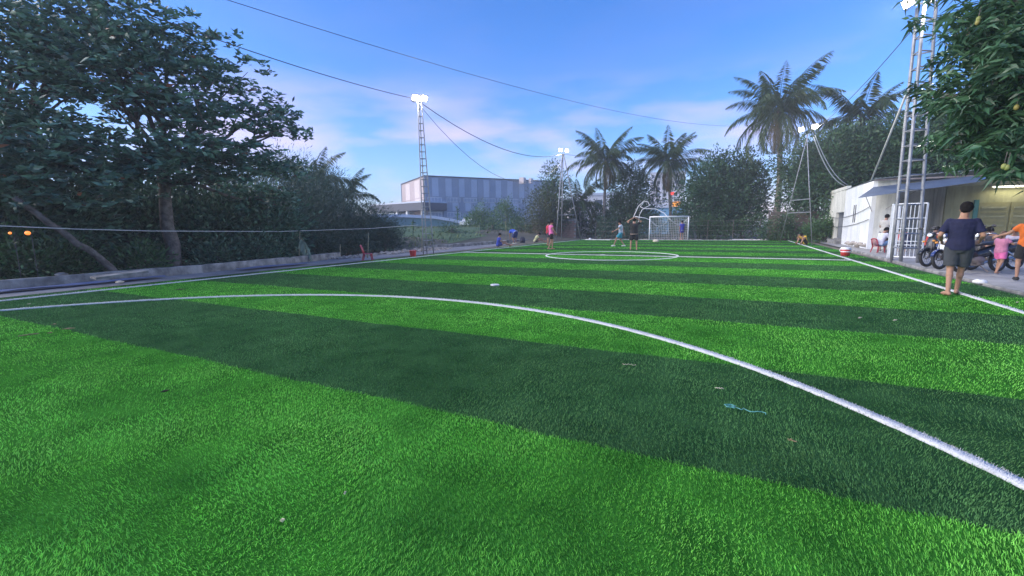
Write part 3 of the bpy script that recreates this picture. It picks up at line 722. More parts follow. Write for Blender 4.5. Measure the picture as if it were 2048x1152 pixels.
# fluorescent tube over the shutters
mb = MB(); mb.bbox((4.9,1.38,2.98),(6.2,1.46,3.04)); tl = thing('tube_lamp', 'lit fluorescent tube over the yellow shutters', 'lamp', (HX, HY, 0)); part('fitting', mb, M['whitepaint'], tl)
mb = MB(); mb.tube([(4.95,1.35,2.97),(6.15,1.35,2.97)], .02, 8); part('tube', mb, mat('tube_glow', (1,1,1), .4, emit=(1,.95,.7), estr=5), tl)
la = bpy.data.lights.new('tube_light', 'AREA'); la.shape = 'RECTANGLE'; la.size = 1.2; la.size_y = .06; la.energy = 13; la.color = (1,.93,.66)
lo = bpy.data.objects.new('tube_light', la); col.objects.link(lo); lo.parent = tl; lo.location = (5.55,1.30,2.96); lo.rotation_euler = (R(-18),0,0)
# wires looped across the hut wall
for z0, s, lab in ((1.7,.35,'dark wire looping across the white hut wall at door height'), (1.05,.22,'lower dark wire looping across the white hut wall')):
    cable(lab, [Vector((HX-.05, HY+11-11*t, z0+.1-s*4*t*(1-t)*.6+.35*t*t)) for t in [i/16 for i in range(17)]], .014)

# white grille gate standing open
def grille(parent, a, b, h, nb, z0=.12):
    a, b = Vector(a), Vector(b)
    def P(t, z): return a.lerp(b, t)+Vector((0,0,z))
    f = MB()
    for t in (0, 1): f.tube([P(t,z0-.05), P(t,h)], .032, 4)
    for z in (z0, h): f.tube([P(0,z), P(1,z)], .028, 4)
    fr = part('frame', f, M['grille'], parent)
    for i in range(1, nb):
        mb = MB(); mb.tube([P(i/nb,z0), P(i/nb,h)], .013, 5); part('bar', mb, M['grille'], parent)
    for z in (z0+.42, z0+.55, z0+1.0, h-.5):
        mb = MB(); mb.tube([P(0,z), P(1,z)], .016, 5); part('rail', mb, M['grille'], parent)
ga, gb = spot(1779, 519), spot(1842, 522)
gt = thing('grille_gate', 'white welded bar gate standing behind the right lattice mast', 'gate', ga)
grille(gt, (0,0,0), gb-ga, 1.98, 8)
gt2 = thing('grille_gate', 'narrow white bar gate leaf receding left of the wide gate leaf', 'gate', ga+Vector((-.06,.05,0)))
grille(gt2, (0,0,0), Vector((.42,.8,0)), 1.98, 5)

# ------------------------------------------------------------------ far buildings
M['bwall'] = mat('cladding_grey', (.26,.31,.40), .6, (.30,.35,.44), .6)
M['bwall2'] = mat('cladding_pale', (.42,.48,.58), .6, (.46,.52,.62), .6)
M['bpinklit'] = mat('cladding_pink_lit', (.40,.33,.33), .6); M['bpinklit2'] = mat('cladding_pink_lit_pale', (.56,.49,.48), .6)  # pinkish light on the left facade is put into these cladding colours
M['teal'] = mat('teal_wall', (.10,.22,.25), .8, (.14,.27,.29), .3)
M['dkfascia'] = mat('dark_fascia', (.05,.06,.09), .6)
M['winframe'] = mat('window_frame', (.62,.64,.66), .5)
ZB = 1.1
c0 = at_d(849, 352, 92); Hb = c0.z
def onray(x, y, z):                  # point on the ray at height z
    d = ray(x, y); t = (z-CAM_H)/d.z; return Vector((d.x*t, d.y*t, z))
cR = onray(1112, 363.5, Hb); cL = onray(803, 369, Hb)
bld = thing('warehouse_building', 'long grey panelled building with strip windows beyond the left side', 'building', (c0.x, c0.y, ZB))
org = Vector((c0.x, c0.y, ZB)); H = Hb-ZB
def facade(a, b, n, mats_, rows, winrows, dep=.06):
    a = Vector((a.x, a.y, 0)); b = Vector((b.x, b.y, 0)); L = (b-a).length; ux = (b-a).normalized(); nn = Vector((ux.y, -ux.x, 0))
    if nn.dot(Vector((a.x, a.y, 0))) > 0: nn = -nn
    o = a-Vector((org.x, org.y, 0))
    def quadbox(x0, x1, z0, z1, d0, d1, mt, name, parent=bld):
        mb = MB(); V = [o+ux*x+nn*d+Vector((0,0,z)) for d in (d0, d1) for z in (z0, z1) for x in (x0, x1)]
        mb.add(V, [(0,1,3,2),(4,6,7,5),(0,4,5,1),(2,3,7,6),(0,2,6,4),(1,5,7,3)]); return part(name, mb, mt, parent)
    quadbox(0, L, -1.5, H-.05, -.6, 0, mats_[0], 'wall')
    for j, (z0, z1) in enumerate(rows):
        for i in range(n):
            x0, x1 = L*i/n, L*(i+1)/n
            quadbox(x0+.03, x1-.03, z0, z1, .002, dep*(1 if (i*7+j*3) % 5 < 3 else .6), mats_[(i+j) % 2], 'panel')
    for z0, z1, spots in winrows:
        for t in spots:
            x0 = L*t; w = quadbox(x0-1.5, x0+1.5, z0, z1, .07, .12, M['winframe'], 'window')
            for q in range(4): quadbox(x0-1.42+q*.72, x0-.78+q*.72, z0+.1, z1-.1, .121, .14, M['paleglass'], 'pane', w)
    for i in range(0, n+1, 5): quadbox(L*i/n-.07, L*i/n+.07, -1, H-.1, .05, .17, M['bwall'], 'downpipe')
    for z in (H*.335, H*.605): quadbox(0, L, z-.06, z+.06, .06, .13, mats_[0], 'joint_band')
    quadbox(-.1, L+.1, H-.05, H+.15, -.7, .16, M['dkfascia'], 'roof_edge')
facade(c0, cR, 22, (M['bwall'], M['bwall2']), [(H*.62,H*.97),(H*.34,H*.50),(H*.02,H*.20)], [(H*.51,H*.60,[.06,.19,.31,.45,.56,.66,.77,.9]), (H*.21,H*.31,[.06,.19,.36,.56,.68,.8,.92])])
facade(c0, cL, 5, (M['bpinklit'], M['bpinklit2']), [(H*.55,H*.96)], [])
mb = MB(); q = [c0-org, cR-org, cR+(cL-c0)-org, cL-org]; mb.add([(v.x, v.y, H-.02) for v in q]+[(v.x, v.y, -1) for v in q], [(0,1,2,3),(1,5,6,2),(2,6,7,3)]); part('roof', mb, M['bwall'], bld)
for x, w_ in ((1045, .55), (1062, .3)):
    p = at_d(x, 352, 99); mb = MB(); mb.bbox((-w_,-.6,0),(w_,.6,1.3 if w_ > .5 else 1.1)); v = mb.mesh('roof_vent', M['bpinklit2']); link('roof_vent', v, bld, (p.x-org.x, p.y-org.y, H-.9))
# lower porch block to the left
pa, pb = at_d(752, 402, 104), at_d(852, 405, 90)
T = thing('porch_building', 'low porch building with dark flat roof left of the grey building', 'building', (pb.x, pb.y, ZB)); po = Vector((pb.x, pb.y, ZB))
ux = Vector((pa.x-pb.x, pa.y-pb.y, 0)); L = ux.length; ux.normalize(); nn = Vector((-ux.y, ux.x, 0)); 
if nn.dot(Vector((pb.x, pb.y, 0))) > 0: nn = -nn
def pbx(name, x0, x1, z0, z1, d0, d1, mt):
    mb = MB(); V = [ux*x+nn*d+Vector((0,0,z)) for d in (d0, d1) for z in (z0, z1) for x in (x0, x1)]
    mb.add(V, [(0,1,3,2),(4,6,7,5),(0,4,5,1),(2,3,7,6),(0,2,6,4),(1,5,7,3)]); return part(name, mb, mt, T)
hz = pb.z-ZB
pbx('roof_slab', -.5, L+.8, hz-1.5, hz, -5, 1.2, M['dkfascia']); pbx('roof_band', -.5, L+.8, hz+.01, hz+.3, -5.2, 1.0, M['bwall2'])
pbx('back_wall', 0, L, 0, hz-1.5, -5, -4.6, M['bwall']); pbx('floor', -.5, L+.8, -.3, 1.1, -5, 1.1, M['bwall2'])
for t in (.02,.3,.5,.72,.96): pbx('pillar', L*t-.25, L*t+.25, 1.1, hz-1.5, .4, .9, M['winframe'])
for t in (.12,.2,.4,.6,.66,.85): pbx('wall_panel', L*t-.7, L*t+.5, 1.1, hz-1.9, -4.6, -4.3, random.choice([M['wallyellow'], M['wallcream'], M['dkfascia'], M['bpinklit2']]))
pbx('railing', -.4, L+.6, 1.9, 2.0, .95, 1.05, M['winframe'])
for i in range(30): pbx('baluster', L*i/30, L*i/30+.08, 1.1, 1.9, .97, 1.03, M['winframe'])
# teal retaining wall with pale parapet sloping down to the right
D1 = 84
pts = [(735,434),(800,434),(868,437),(905,443),(960,456)]
T2 = thing('retaining_wall', 'teal retaining wall with pale ramp parapet below the grey building', 'wall', (at_d(735,434,D1).x, at_d(735,434,D1).y, 0)); o2 = Vector(T2.location)
W = [at_d(x, y, D1) for x, y in pts]; mb = MB()
V = []; 
for w_ in W:
    back = Vector((w_.x, w_.y, 0)).normalized()*1.2
    for dz, bk in ((-9,0),(0,0)):
        z = .2 if dz else w_.z
        V += [Vector((w_.x, w_.y, z))-o2, Vector((w_.x, w_.y, z))+back-o2]
k = 4; F = []
for i in range(len(W)-1):
    a = i*4; b = a+4; F += [(a,b,b+2,a+2),(a+2,b+2,b+3,a+3),(a+1,a+3,b+3,b+1)]
mb.add(V, F); part('wall', mb, M['teal'], T2)
mb = MB(); mb.tube([Vector(w_)+Vector((0,0,.2))-o2-Vector((w_.x,w_.y,0)).normalized()*.1 for w_ in W], .38, 4); part('parapet', mb, M['bwall2'], T2)
# white car on the ramp foot
M['carwhite'] = mat('car_white', (.7,.72,.74), .25)
def car(label, loc, rz):
    T = thing('parked_car', label, 'car', loc, rz)
    mb = MB(); prof = [(-2.1,.35),(-2.12,.75),(-1.75,.92),(-1.0,1.0),(-.45,1.42),(.85,1.46),(1.55,1.05),(2.05,.95),(2.12,.4)]
    for s in (-1, 1): pass
    n = len(prof); V = [(x, -.82, z) for x, z in prof]+[(x, .82, z) for x, z in prof]
    mb.add(V, [tuple(range(n)), tuple(range(2*n-1, n-1, -1))]+[(i, n+i, n+(i+1)%n, (i+1)%n) for i in range(n)]); part('body', mb, M['carwhite'], T)
    g = MB(); g.add([(-.85,-.825,1.03),(-.42,-.825,1.36),(.8,-.825,1.4),(1.35,-.825,1.05)], [(0,1,2,3)]); g.add([(-.85,.825,1.03),(-.42,.825,1.36),(.8,.825,1.4),(1.35,.825,1.05)], [(3,2,1,0)]); part('window', g, M['glass'], T)
    for sx in (-1.3, 1.3):
        for sy in (-.75, .75):
            w_ = MB(); w_.torus((sx,sy,.32), .22, .1, 'y', 16, 6); wo = part('wheel', w_, M['tyre'], T, True); w_ = MB(); w_.ell((sx,sy,.32), (.18,.08,.18)); part('rim', w_, M['chrome'], wo)
    for sy in (-.6, .6):
        hl = MB(); hl.ell((-2.08,sy,.72), (.06,.16,.1)); part('headlight', hl, M['lampglass2'], T)
M['lampglass2'] = mat('headlight_glass', (.8,.85,.9), .2)
p = at_d(938, 457, 74); car('small white car parked below the grey building', (p.x, p.y, terrain(p.x, p.y)+.12), math.atan2(p.y, p.x)-.35)
# pale tower block, blue hall, and lit signs far behind the goal
def block(label, xpx, w, d, dist, ztop, mt, floors, bays, name='tower_block'):
    p = at_d(xpx, 440, dist); T = thing(name, label, 'building', (p.x, p.y, 0), math.atan2(p.y, p.x)-math.pi/2)
    mb = MB(); mb.bbox((-w/2,0,-.1),(w/2,d,ztop)); part('wall', mb, mt, T)
    mb = MB(); mb.bbox((-w/2-.2,-.2,ztop),(w/2+.2,d,ztop+.5)); part('roof', mb, M['bwall2'], T)
    for j in range(floors):
        for i in range(bays):
            x = -w/2+w*(i+.5)/bays; z = ztop*(j+.5)/floors; bw = w/bays*.5; bh = ztop/floors*.5
            mb = MB(); mb.bbox((x-bw/2,-.04,z-bh/2),(x+bw/2,.03,z+bh/2)); part('window', mb, M['glass'], T)
M['towerpale'] = mat('tower_pale', (.55,.56,.60), .8); M['hallblue'] = mat('hall_blue', (.16,.34,.52), .6)
block('pale apartment tower seen between the palms behind the goal', 1332, 12, 9, 170, 19.5, M['towerpale'], 9, 6)
block('low blue walled building behind the goal', 1326, 6.2, 8, 70, 3.8, M['hallblue'], 1, 2, 'blue_building')
block('distant pale house seen through the left gap behind the palms', 1196, 9, 8, 95, 7.5, M['towerpale'], 2, 3, 'distant_house')
def sign(label, x, y, dist, w, h, c, e):
    p = at_d(x, y, dist); T = thing('lit_sign', label, 'sign', (p.x, p.y, 0), math.atan2(p.y, p.x)-math.pi/2)
    mb = MB(); mb.bbox((-w/2,-.1,p.z-h/2),(w/2,.1,p.z+h/2)); part('panel', mb, mat('sign_'+label[:6], c, .5, emit=c, estr=e), T)
    mb = MB(); mb.bbox((-.08,-.05,-.1),(.08,.05,p.z-h/2)); part('post', mb, M['rustmetal'], T)
sign('small glowing red sign behind the palm trunk', 1344, 387, 62, .6, .36, (.9,.07,.05), .55)
sign('glowing orange sign low behind the palm trunk', 1353, 408, 62, 1.0, .6, (1.0,.38,.06), .4)
for x, lab, s in ((27,'small dim orange lamp glowing through the trees at the left edge', .032), (62,'brighter oval orange lamp glowing through the trees at the left', .052)):
    p = at_d(x, 466, 16.6); T = thing('street_lamp', lab, 'lamp', (p.x, p.y, -.2))
    mb = MB(); mb.tube([(0,0,0),(0,0,p.z+.1),(.06,0,p.z+.2)], .008, 5); part('pole', mb, M['wire'], T)
    mb = MB(); mb.ell((0,-.06,p.z+.2), (s*1.7,s,s)); part('bulb', mb, mat('orange_glow'+str(x), (1,.4,.1), .5, emit=(1,.25,.03), estr=.7), T, True)
# ------------------------------------------------------------------ vegetation
def unit(a): return a/np.maximum(np.linalg.norm(a, axis=-1, keepdims=True), 1e-9)
def leaf_mesh(name, P, D, L, W, mt, fold=.18, droop=.15, kite=False):
    """leaves from base points P along directions D; folded along the midrib, tips drooping"""
    n = len(P); L = np.broadcast_to(L, (n,))[:, None]; W = np.broadcast_to(W, (n,))[:, None]
    D = unit(D); rnd = unit(rng.normal(0, 1, (n, 3))+np.array([0,0,1.2]))
    S = unit(np.cross(D, rnd)); Up = unit(np.cross(S, D))
    mid = P+D*L*.48-Up*W*fold; a = P+D*L*.42+S*W*.5; b = P+D*L*.42-S*W*.5
    tip = P+D*L-np.array([0,0,1.])*L*droop*rng.random((n,1))
    if kite:
        V = np.stack([P, a, tip, b], 1).reshape(-1, 3); k = np.arange(n)[:, None]*4
        F = np.concatenate([k+np.array([[0,1,2]]), k+np.array([[0,2,3]])])
    else:
        V = np.stack([P, a, mid, b, tip], 1).reshape(-1, 3); k = np.arange(n)[:, None]*5
        F = np.concatenate([k+np.array([[0,1,2]]), k+np.array([[0,2,3]]), k+np.array([[1,4,2]]), k+np.array([[2,4,3]])])
    return raw_mesh(name, V, F, mt)
def limb(mb, a, b, r0, r1, wob=.12, n=6, seg=6):
    a, b = Vector(a), Vector(b); L = (b-a).length
    pts = []
    for i in range(seg+1):
        t = i/seg; j = math.sin(math.pi*t)
        pts.append(a.lerp(b, t)+Vector((random.uniform(-1,1), random.uniform(-1,1), random.uniform(-.4,1)))*wob*L*.25*j)
    mb.tube(pts, [r0+(r1-r0)*i/seg for i in range(seg+1)], n); return pts
def clump_tree(name, label, base, blobs, n_clump, per, L, W, mt, trunk=.18, trunk_h=None, group='trees round the pitch', cat='tree', spread=.38, shell=.45, up=.35, bark='bark', flat=1.0, kite=False, old=None, lean=(0,0), rosette=False, hidden_trunk=False):
    """trunk and limbs, and a crown of leaf clumps spread through overlapping lobes"""
    base = Vector(base); T = thing(name, label, cat, base, 0, group)
    B = [(np.array(c, float), np.array(r, float)) for c, r in blobs]
    zmin = min(c[2]-r[2] for c, r in B); th = trunk_h or max(.5, zmin+.35*(B[0][1][2]))
    mb = MB(); tp = Vector((lean[0], lean[1], th)); limb(mb, (0,0,-.25), tp, trunk*1.25, trunk*.75, .06, 9, 7)
    for c, r in B:
        e = Vector(c)-Vector((0,0,r[2]*.25)); pts = limb(mb, tp*random.uniform(.72,1), e, trunk*.5, trunk*.16, .3, 6, 5)
        for k in range(4):
            v = unit(rng.normal(0,1,3)); q = Vector(c+v*r*.75); limb(mb, pts[random.choice((2,3,4))], q, trunk*.18, trunk*.05, .3, 5, 3)
    part('trunk', mb, M[bark], T, True)
    vol = np.array([r[0]*r[1]*r[2] for c, r in B])**.7; vol /= vol.sum(); cs = []; ds = []; cen = np.mean([c for c, r in B], 0)
    for (c, r), f in zip(B, vol):
        m_ = max(3, int(n_clump*f)); v = unit(rng.normal(0, 1, (m_, 3))); rad = shell+(1.08-shell)*rng.random((m_,1))**.6
        rad *= 1+.16*np.sin(v[:, :1]*5+c[0])*np.cos(v[:, 1:2]*4+c[1])
        cs.append(c+v*r*rad); ds.append(v)
    C_ = np.concatenate(cs); Dv = np.concatenate(ds); nc = len(C_)
    if rosette:
        idx = np.repeat(np.arange(nc), per); n = len(idx); ph = rng.random(n)*2*math.pi
        D = np.stack([np.cos(ph), np.sin(ph), rng.normal(up, .32, n)], 1); P = C_[idx]+rng.normal(0, spread*.35, (n,3))*np.array([1,1,.45])
    else:
        idx = np.repeat(np.arange(nc), per); n = len(idx); off = rng.normal(0, spread, (n,3))*np.array([1,1,flat])
        P = C_[idx]+off; D = unit(off)*.9+Dv[idx]*.7+np.array([0,0,up])+rng.normal(0, .45, (n,3))
    keep = P[:, 2]+base.z > .02; P, D = P[keep], D[keep]; n = len(P)
    Ls = L*(.65+.7*rng.random(n)); Ws = W*(.7+.6*rng.random(n))
    o = link('crown', leaf_mesh('crown', P, D, Ls, Ws, mt, kite=kite, droop=.15 if up >= 0 else .5), T)
    if old:
        m_ = int(n*old); s = rng.choice(n, m_, False); link('old_leaves', leaf_mesh('old_leaves', P[s]+.02, D[s], Ls[s], Ws[s], M['leafA_red']), T)
    return T

def loc(x, y, dist, z=0): p = at_d(x, y, dist); return Vector((p.x, p.y, z))
def blobs_at(base, spec):            # lobes given by where they stand in the place: (column, row, distance, radius, height factor)
    out_ = []
    for x, y, d, r, hf in spec:
        p = at_d(x, y, d)-Vector(base); out_.append(((p.x, p.y, p.z), (r, r, r*hf)))
    return out_
M['leafS'] = mat('leaf_scrub', (.06,.11,.04), .7, (.11,.15,.06), .3, island=.4)
# big broad leaved tree on the left, in flat tiers
b0 = spot(350, 536); b0.z = -.2
tiers = [(340,80,20,2.0,.33),(230,50,20.5,2.1,.35),(300,130,19,1.8,.32),(430,150,20,1.9,.33),(520,220,20.5,1.45,.33),(560,262,20,1.15,.3),(430,235,19,2.0,.33),(330,215,21,2.4,.3),(200,110,20,2.2,.36),(230,180,19,1.9,.3),
         (490,320,20,1.9,.33),(555,340,21.5,1.35,.35),(400,305,19,2.2,.35),(290,310,18.3,1.7,.36),(425,350,19.4,1.6,.36),(220,345,18.6,1.8,.4),(520,400,21.5,1.6,.45)]
clump_tree('broadleaf_tree', 'large dark broad leaved tree with tiered branches left of the leaning mast', b0, blobs_at(b0, tiers), 1350, 13, .25, .11, M['leafA'], .2, 4.2, spread=.3, shell=.12, up=.25, rosette=True, old=.012, lean=(-.25,.1))
b1 = loc(70, 540, 21.5, -.25)
tiers = [(60,70,21.5,2.3,.36),(150,40,22,2.0,.38),(-60,60,21,2.4,.4),(20,140,20,2.2,.33),(120,130,21,2.2,.3),(-40,210,19.5,2.4,.34),(90,262,19.5,2.0,.28),(20,290,18.8,2.3,.34),(130,320,18.5,1.9,.36),(60,370,18.2,2.1,.4),(-60,330,18.5,2.2,.45),(170,260,21.5,1.5,.26)]
clump_tree('broadleaf_tree', 'dark broad leaved tree filling the top left corner', b1, blobs_at(b1, tiers), 1000, 13, .25, .11, M['leafA'], .26, 4.0, spread=.3, shell=.12, up=.25, rosette=True, old=.012)
# leaning bare trunk under it
a = spot(262, 549); a.z = -.2; b = at_d(28, 395, 17.2)
mb = MB(); limb(mb, (0,0,-.1), b-a, .11, .07, .09, 8, 12); solid('leaning_trunk', mb, M['bark'], 'bare grey trunk leaning far over to the left under the big tree', 'trunk', a, smooth=True)
# undergrowth behind the low wall
M['leafU2'] = mat('leaf_undergrowth_green', (.03,.085,.03), .6, (.055,.13,.045), .8, island=.5, trans=.15)
ug = [(-60,505,18.0,1.15,'leafU2'),(50,515,18.2,.9,'leafU2'),(140,528,18.4,.6,'leafU2'),(-40,425,20.5,2.0,'leafU'),(70,430,21,2.0,'leafU'),(180,440,22.8,1.9,'leafU'),(285,515,18.2,.5,'leafU2'),(290,430,23,2.1,'leafU'),(400,440,22.5,2.1,'leafU'),(430,512,19.6,.6,'leafU'),(500,440,22.5,2.0,'leafU'),(510,500,20,.75,'leafU'),(545,500,22.5,.8,'leafU'),(220,415,25,2.2,'leafU'),(420,405,26,2.3,'leafU')]
labs = ['green shrub at the far left edge behind the low wall','green shrub beside the leftmost one, in front of the dark thicket','low green shrub left of the leaning trunk foot','tall dark shrub at the left edge under the big trees','tall dark shrub behind the orange lamps','dark shrub behind the leaning trunk','low green shrub right of the leaning trunk','dark shrub left of the big tree trunk','dark shrub behind the big tree trunk','low dark shrub right of the big tree trunk','dark shrub right of the big tree behind the rope','low dark shrub under the rope left of the dry palm leaf','low dark shrub just behind the dry palm leaf','high dark thicket between the two big trees','high dark thicket behind the big tree crown']
for (x, y, d, r, mt), lab in zip(ug, labs):
    c = at_d(x, y, d); base = Vector((c.x, c.y, -.3)); zc = max(r*.6, c.z+.3)
    bl = [((0,0,zc*.55),(r*1.15,r*1.15,zc*.6)),((r*.5,.2,zc*.8),(r*.7,r*.7,r*.6)),((-r*.5,-.1,zc*.75),(r*.75,r*.75,r*.6)),((0,.1,zc*1.15),(r*.6,r*.6,r*.5))]
    clump_tree('shrub', lab, base, bl, int(150*r**1.3), 22, .16 if r < 1.3 else .24, .06 if r < 1.3 else .1, M[mt], .06, group='undergrowth on the left', cat='shrub', spread=.28*r**.4, shell=.3, kite=True)
# feathery dark trees between the big tree and the mast
ft = [(585,420,27,2.3),(650,425,29,2.4),(700,440,30,2.0),(745,455,31,1.5),(610,480,25,1.3),(690,485,27,1.2),(770,480,30,1.0),(560,360,30,2.2),(640,370,33,1.6)]
fl = ['feathery dark tree just right of the big tree','feathery dark tree behind the red chair','feathery dark tree left of the porch building','small feathery tree in front of the porch building','low feathery bush behind the stake with the dry leaf','low feathery bush behind the red chair','low feathery bush left of the lattice mast','tall feathery tree touching the big tree crown','feathery tree below the left palms']
for (x, y, d, r), lab in zip(ft, fl):
    c = at_d(x, y, d); base = Vector((c.x, c.y, -.25)); z = c.z+.25
    bl = [((0,0,z),(r,r,r*.75)),((-r*.6,.1,z*.6),(r*.8,r*.8,max(.5,z*.5))),((r*.6,0,z*.65),(r*.8,r*.8,max(.5,z*.5))),((0,.2,z*.4),(r*.9,r*.9,max(.4,z*.4)))]
    clump_tree('feathery_tree', lab, base, bl, int(110*r**1.4), 30, .30, .035, M['leafF'], .08, group='feathery trees on the left', spread=.33, shell=.25, kite=True)
# trees behind the pitch
bt = [('bushy_tree','rounded tree growing in front of the grey building, leftmost of the pair',965,455,60,[(962,445,60,1.9,.9),(948,452,60,1.5,.9),(975,462,59,1.6,.8),(960,425,60,1.1,1)],'leafL',.14),
 ('bushy_tree','rounded tree in front of the grey building, right of the pair',1015,455,58,[(1012,440,58,2.0,.9),(1030,455,58,1.6,.9),(1000,462,57,1.5,.8),(1012,420,58,1.2,1)],'leafL',.14),
 ('low_bush','low scrubby bush at the edge of the grass right of the lattice mast',905,470,46,[(900,462,46,.8,.8),(912,464,46,.7,.8),(892,466,46,.6,.7)],'leafB',.12),
 ('low_bush','low scrubby bush behind the seated person in blue',985,470,50,[(985,462,50,1.0,.8),(998,464,50,.9,.8),(970,466,50,.8,.7)],'leafB',.12),
 ('low_bush','low scrubby bush behind the bending person in blue',1040,468,48,[(1036,456,48,1.2,.9),(1052,462,48,1.0,.9),(1022,464,48,.9,.8)],'leafB',.12),
 ('slender_tree','slender leafy tree beside the far left mast',1108,450,47,[(1108,362,47,1.2,1.1),(1100,390,47,1.3,1),(1112,420,47,1.6,1),(1128,435,47.5,1.7,.9),(1105,340,47,.75,1)],'leafD',.16),
 ('olive_tree','olive tinted bushy tree left of the far left mast',1082,450,46,[(1080,415,46,1.6,1),(1070,440,46,1.5,.9),(1092,400,46,1.2,1),(1090,445,46,1.5,.8)],'leafO',.12),
 ('dark_tree','dark tree between the two middle palms',1262,450,50,[(1262,385,50,2.2,1),(1248,420,50,2.3,.9),(1280,415,50,2.2,.9),(1262,355,50,1.5,.8),(1255,445,49,2.6,.6)],'leafD',.16),
 ('dark_tree','dark low tree under the left middle palm',1180,455,49,[(1172,440,49,1.8,.9),(1200,450,49,1.8,.8),(1150,455,49,1.5,.8),(1225,455,49,1.6,.8)],'leafD',.15),
 ('dark_tree','dense green tree right of the goal with a pointed top',1425,450,46,[(1428,335,46,1.4,.9),(1420,370,46,2.2,.9),(1400,400,46,2.3,.9),(1440,400,46,2.4,.9),(1395,430,45.5,2.0,.8),(1440,440,45.5,2.2,.7)],'leafB',.17),
 ('dark_tree','broad green tree left of the tall palm',1485,450,46,[(1472,345,47,2.0,.9),(1492,370,47.5,2.0,.9),(1475,395,46.5,2.3,.8),(1495,420,47,2.0,.9),(1470,430,45.5,1.9,.7),(1500,350,49,1.4,.9)],'leafD',.17),
 ('vine_tree','vine covered trunk and foliage behind the far right lamps',1592,460,43.5,[(1588,330,43.5,1.5,1.1),(1600,370,43.5,1.5,1.2),(1592,410,43,1.3,1),(1608,425,43,1.2,1),(1594,350,44,1.3,1)],'leafD',.15),
 ('dark_tree','large dark tree behind the white hut, left of the lattice mast',1700,450,42,[(1700,315,42,2.5,.8),(1660,320,42,2.4,.9),(1740,310,42,2.5,.9),(1680,350,41.5,2.6,.8),(1745,350,41.5,2.6,.8),(1650,380,41.5,2.0,.9),(1715,292,43,1.6,.8),(1640,345,43,1.7,.9)],'leafD',.18),
 ('dark_tree','dark tree behind the hut roof, right of the lattice mast',1860,450,41,[(1800,330,41,2.4,.9),(1850,300,41,2.8,.9),(1900,320,41,2.8,.9),(1960,300,41,3.0,1),(1830,350,40.5,2.2,.8),(2030,280,41,3.2,1.1)],'leafD',.18)]
M['leafO'] = mat('leaf_olive', (.06,.085,.035), .6, (.10,.125,.055), .8, island=.4, trans=.2)
M['leafB'] = mat('leaf_bluegreen', (.03,.085,.04), .5, (.055,.13,.06), .8, island=.45, trans=.2)
for nm, lab, x, y, d, sp, mt, L in bt:
    base = loc(x, y, d, terrain(*at_d(x, y, d).to_2d()))
    vol = sum(s[3]**2 for s in sp)
    clump_tree(nm, lab, base, blobs_at(base, sp), int(vol*26), 26, L*1.6, L*.7, M[mt], .16, cat='tree', spread=.3, shell=.35, kite=True)
# hedge on the wire fence, and climbers
def hedge(label, x0, x1, Y, h, mt, dens=150, dep=.45):
    T = thing('hedge', label, 'hedge', (x0, Y, 0)); L = x1-x0; n = int(L*h*dens*3)
    P = np.stack([rng.random(n)*L, rng.normal(0, dep*.4, n), rng.random(n)**.8*h*(1+.18*np.sin(rng.random(n)*6))], 1)
    P[:, 2] *= 1+.16*np.sin(P[:, 0]*1.7)+.1*np.sin(P[:, 0]*4.1)
    D = rng.normal(0, .6, (n,3))+np.array([0,-.7,.4]); link('foliage', leaf_mesh('foliage', P, D, .16*(.6+.8*rng.random(n)), .08, M[mt], kite=True), T)
    mb = MB()
    for i in range(int(L/.7)): limb(mb, (i*.7+.2, 0, -.1), (i*.7+random.uniform(-.2,.5), random.uniform(-.1,.1), h*.9), .03, .012, .2, 5, 4)
    part('stems', mb, M['bark'], T)
hedge('dark leafy hedge left of the goal behind the wire fence', -12.0, -6.9, 42.75, 1.75, 'leafU')
hedge('dark leafy hedge right behind the goal net', -6.8, -3.0, 42.8, 1.55, 'leafU')
hedge('dark leafy hedge between the goal and the tall palm', -2.9, 3.4, 42.7, 1.7, 'leafU2')
b = loc(1640, 478, 38.5, -.02)
clump_tree('shrub', 'bright green shrub between the far right pole and the hut', b, [((0,0,.8),(.8,.7,.75)),((.5,.1,1.2),(.5,.5,.5)),((-.5,-.1,.6),(.5,.5,.5))], 130, 22, .17, .09, M['leafL'], .04, cat='shrub', spread=.2, shell=.3, group='shrubs by the hut')

b = loc(1560, 478, 40.4, -.02)
clump_tree('shrub', 'dark straggling shrub in front of the weathered board fence', b, [((0,0,.9),(1.0,.4,.9)),((.9,.1,.6),(.7,.4,.6)),((-.8,0,.7),(.7,.4,.7)),((.3,0,1.6),(.6,.4,.5))], 120, 22, .16, .08, M['leafU2'], .04, cat='shrub', spread=.2, shell=.3, group='shrubs by the hut')
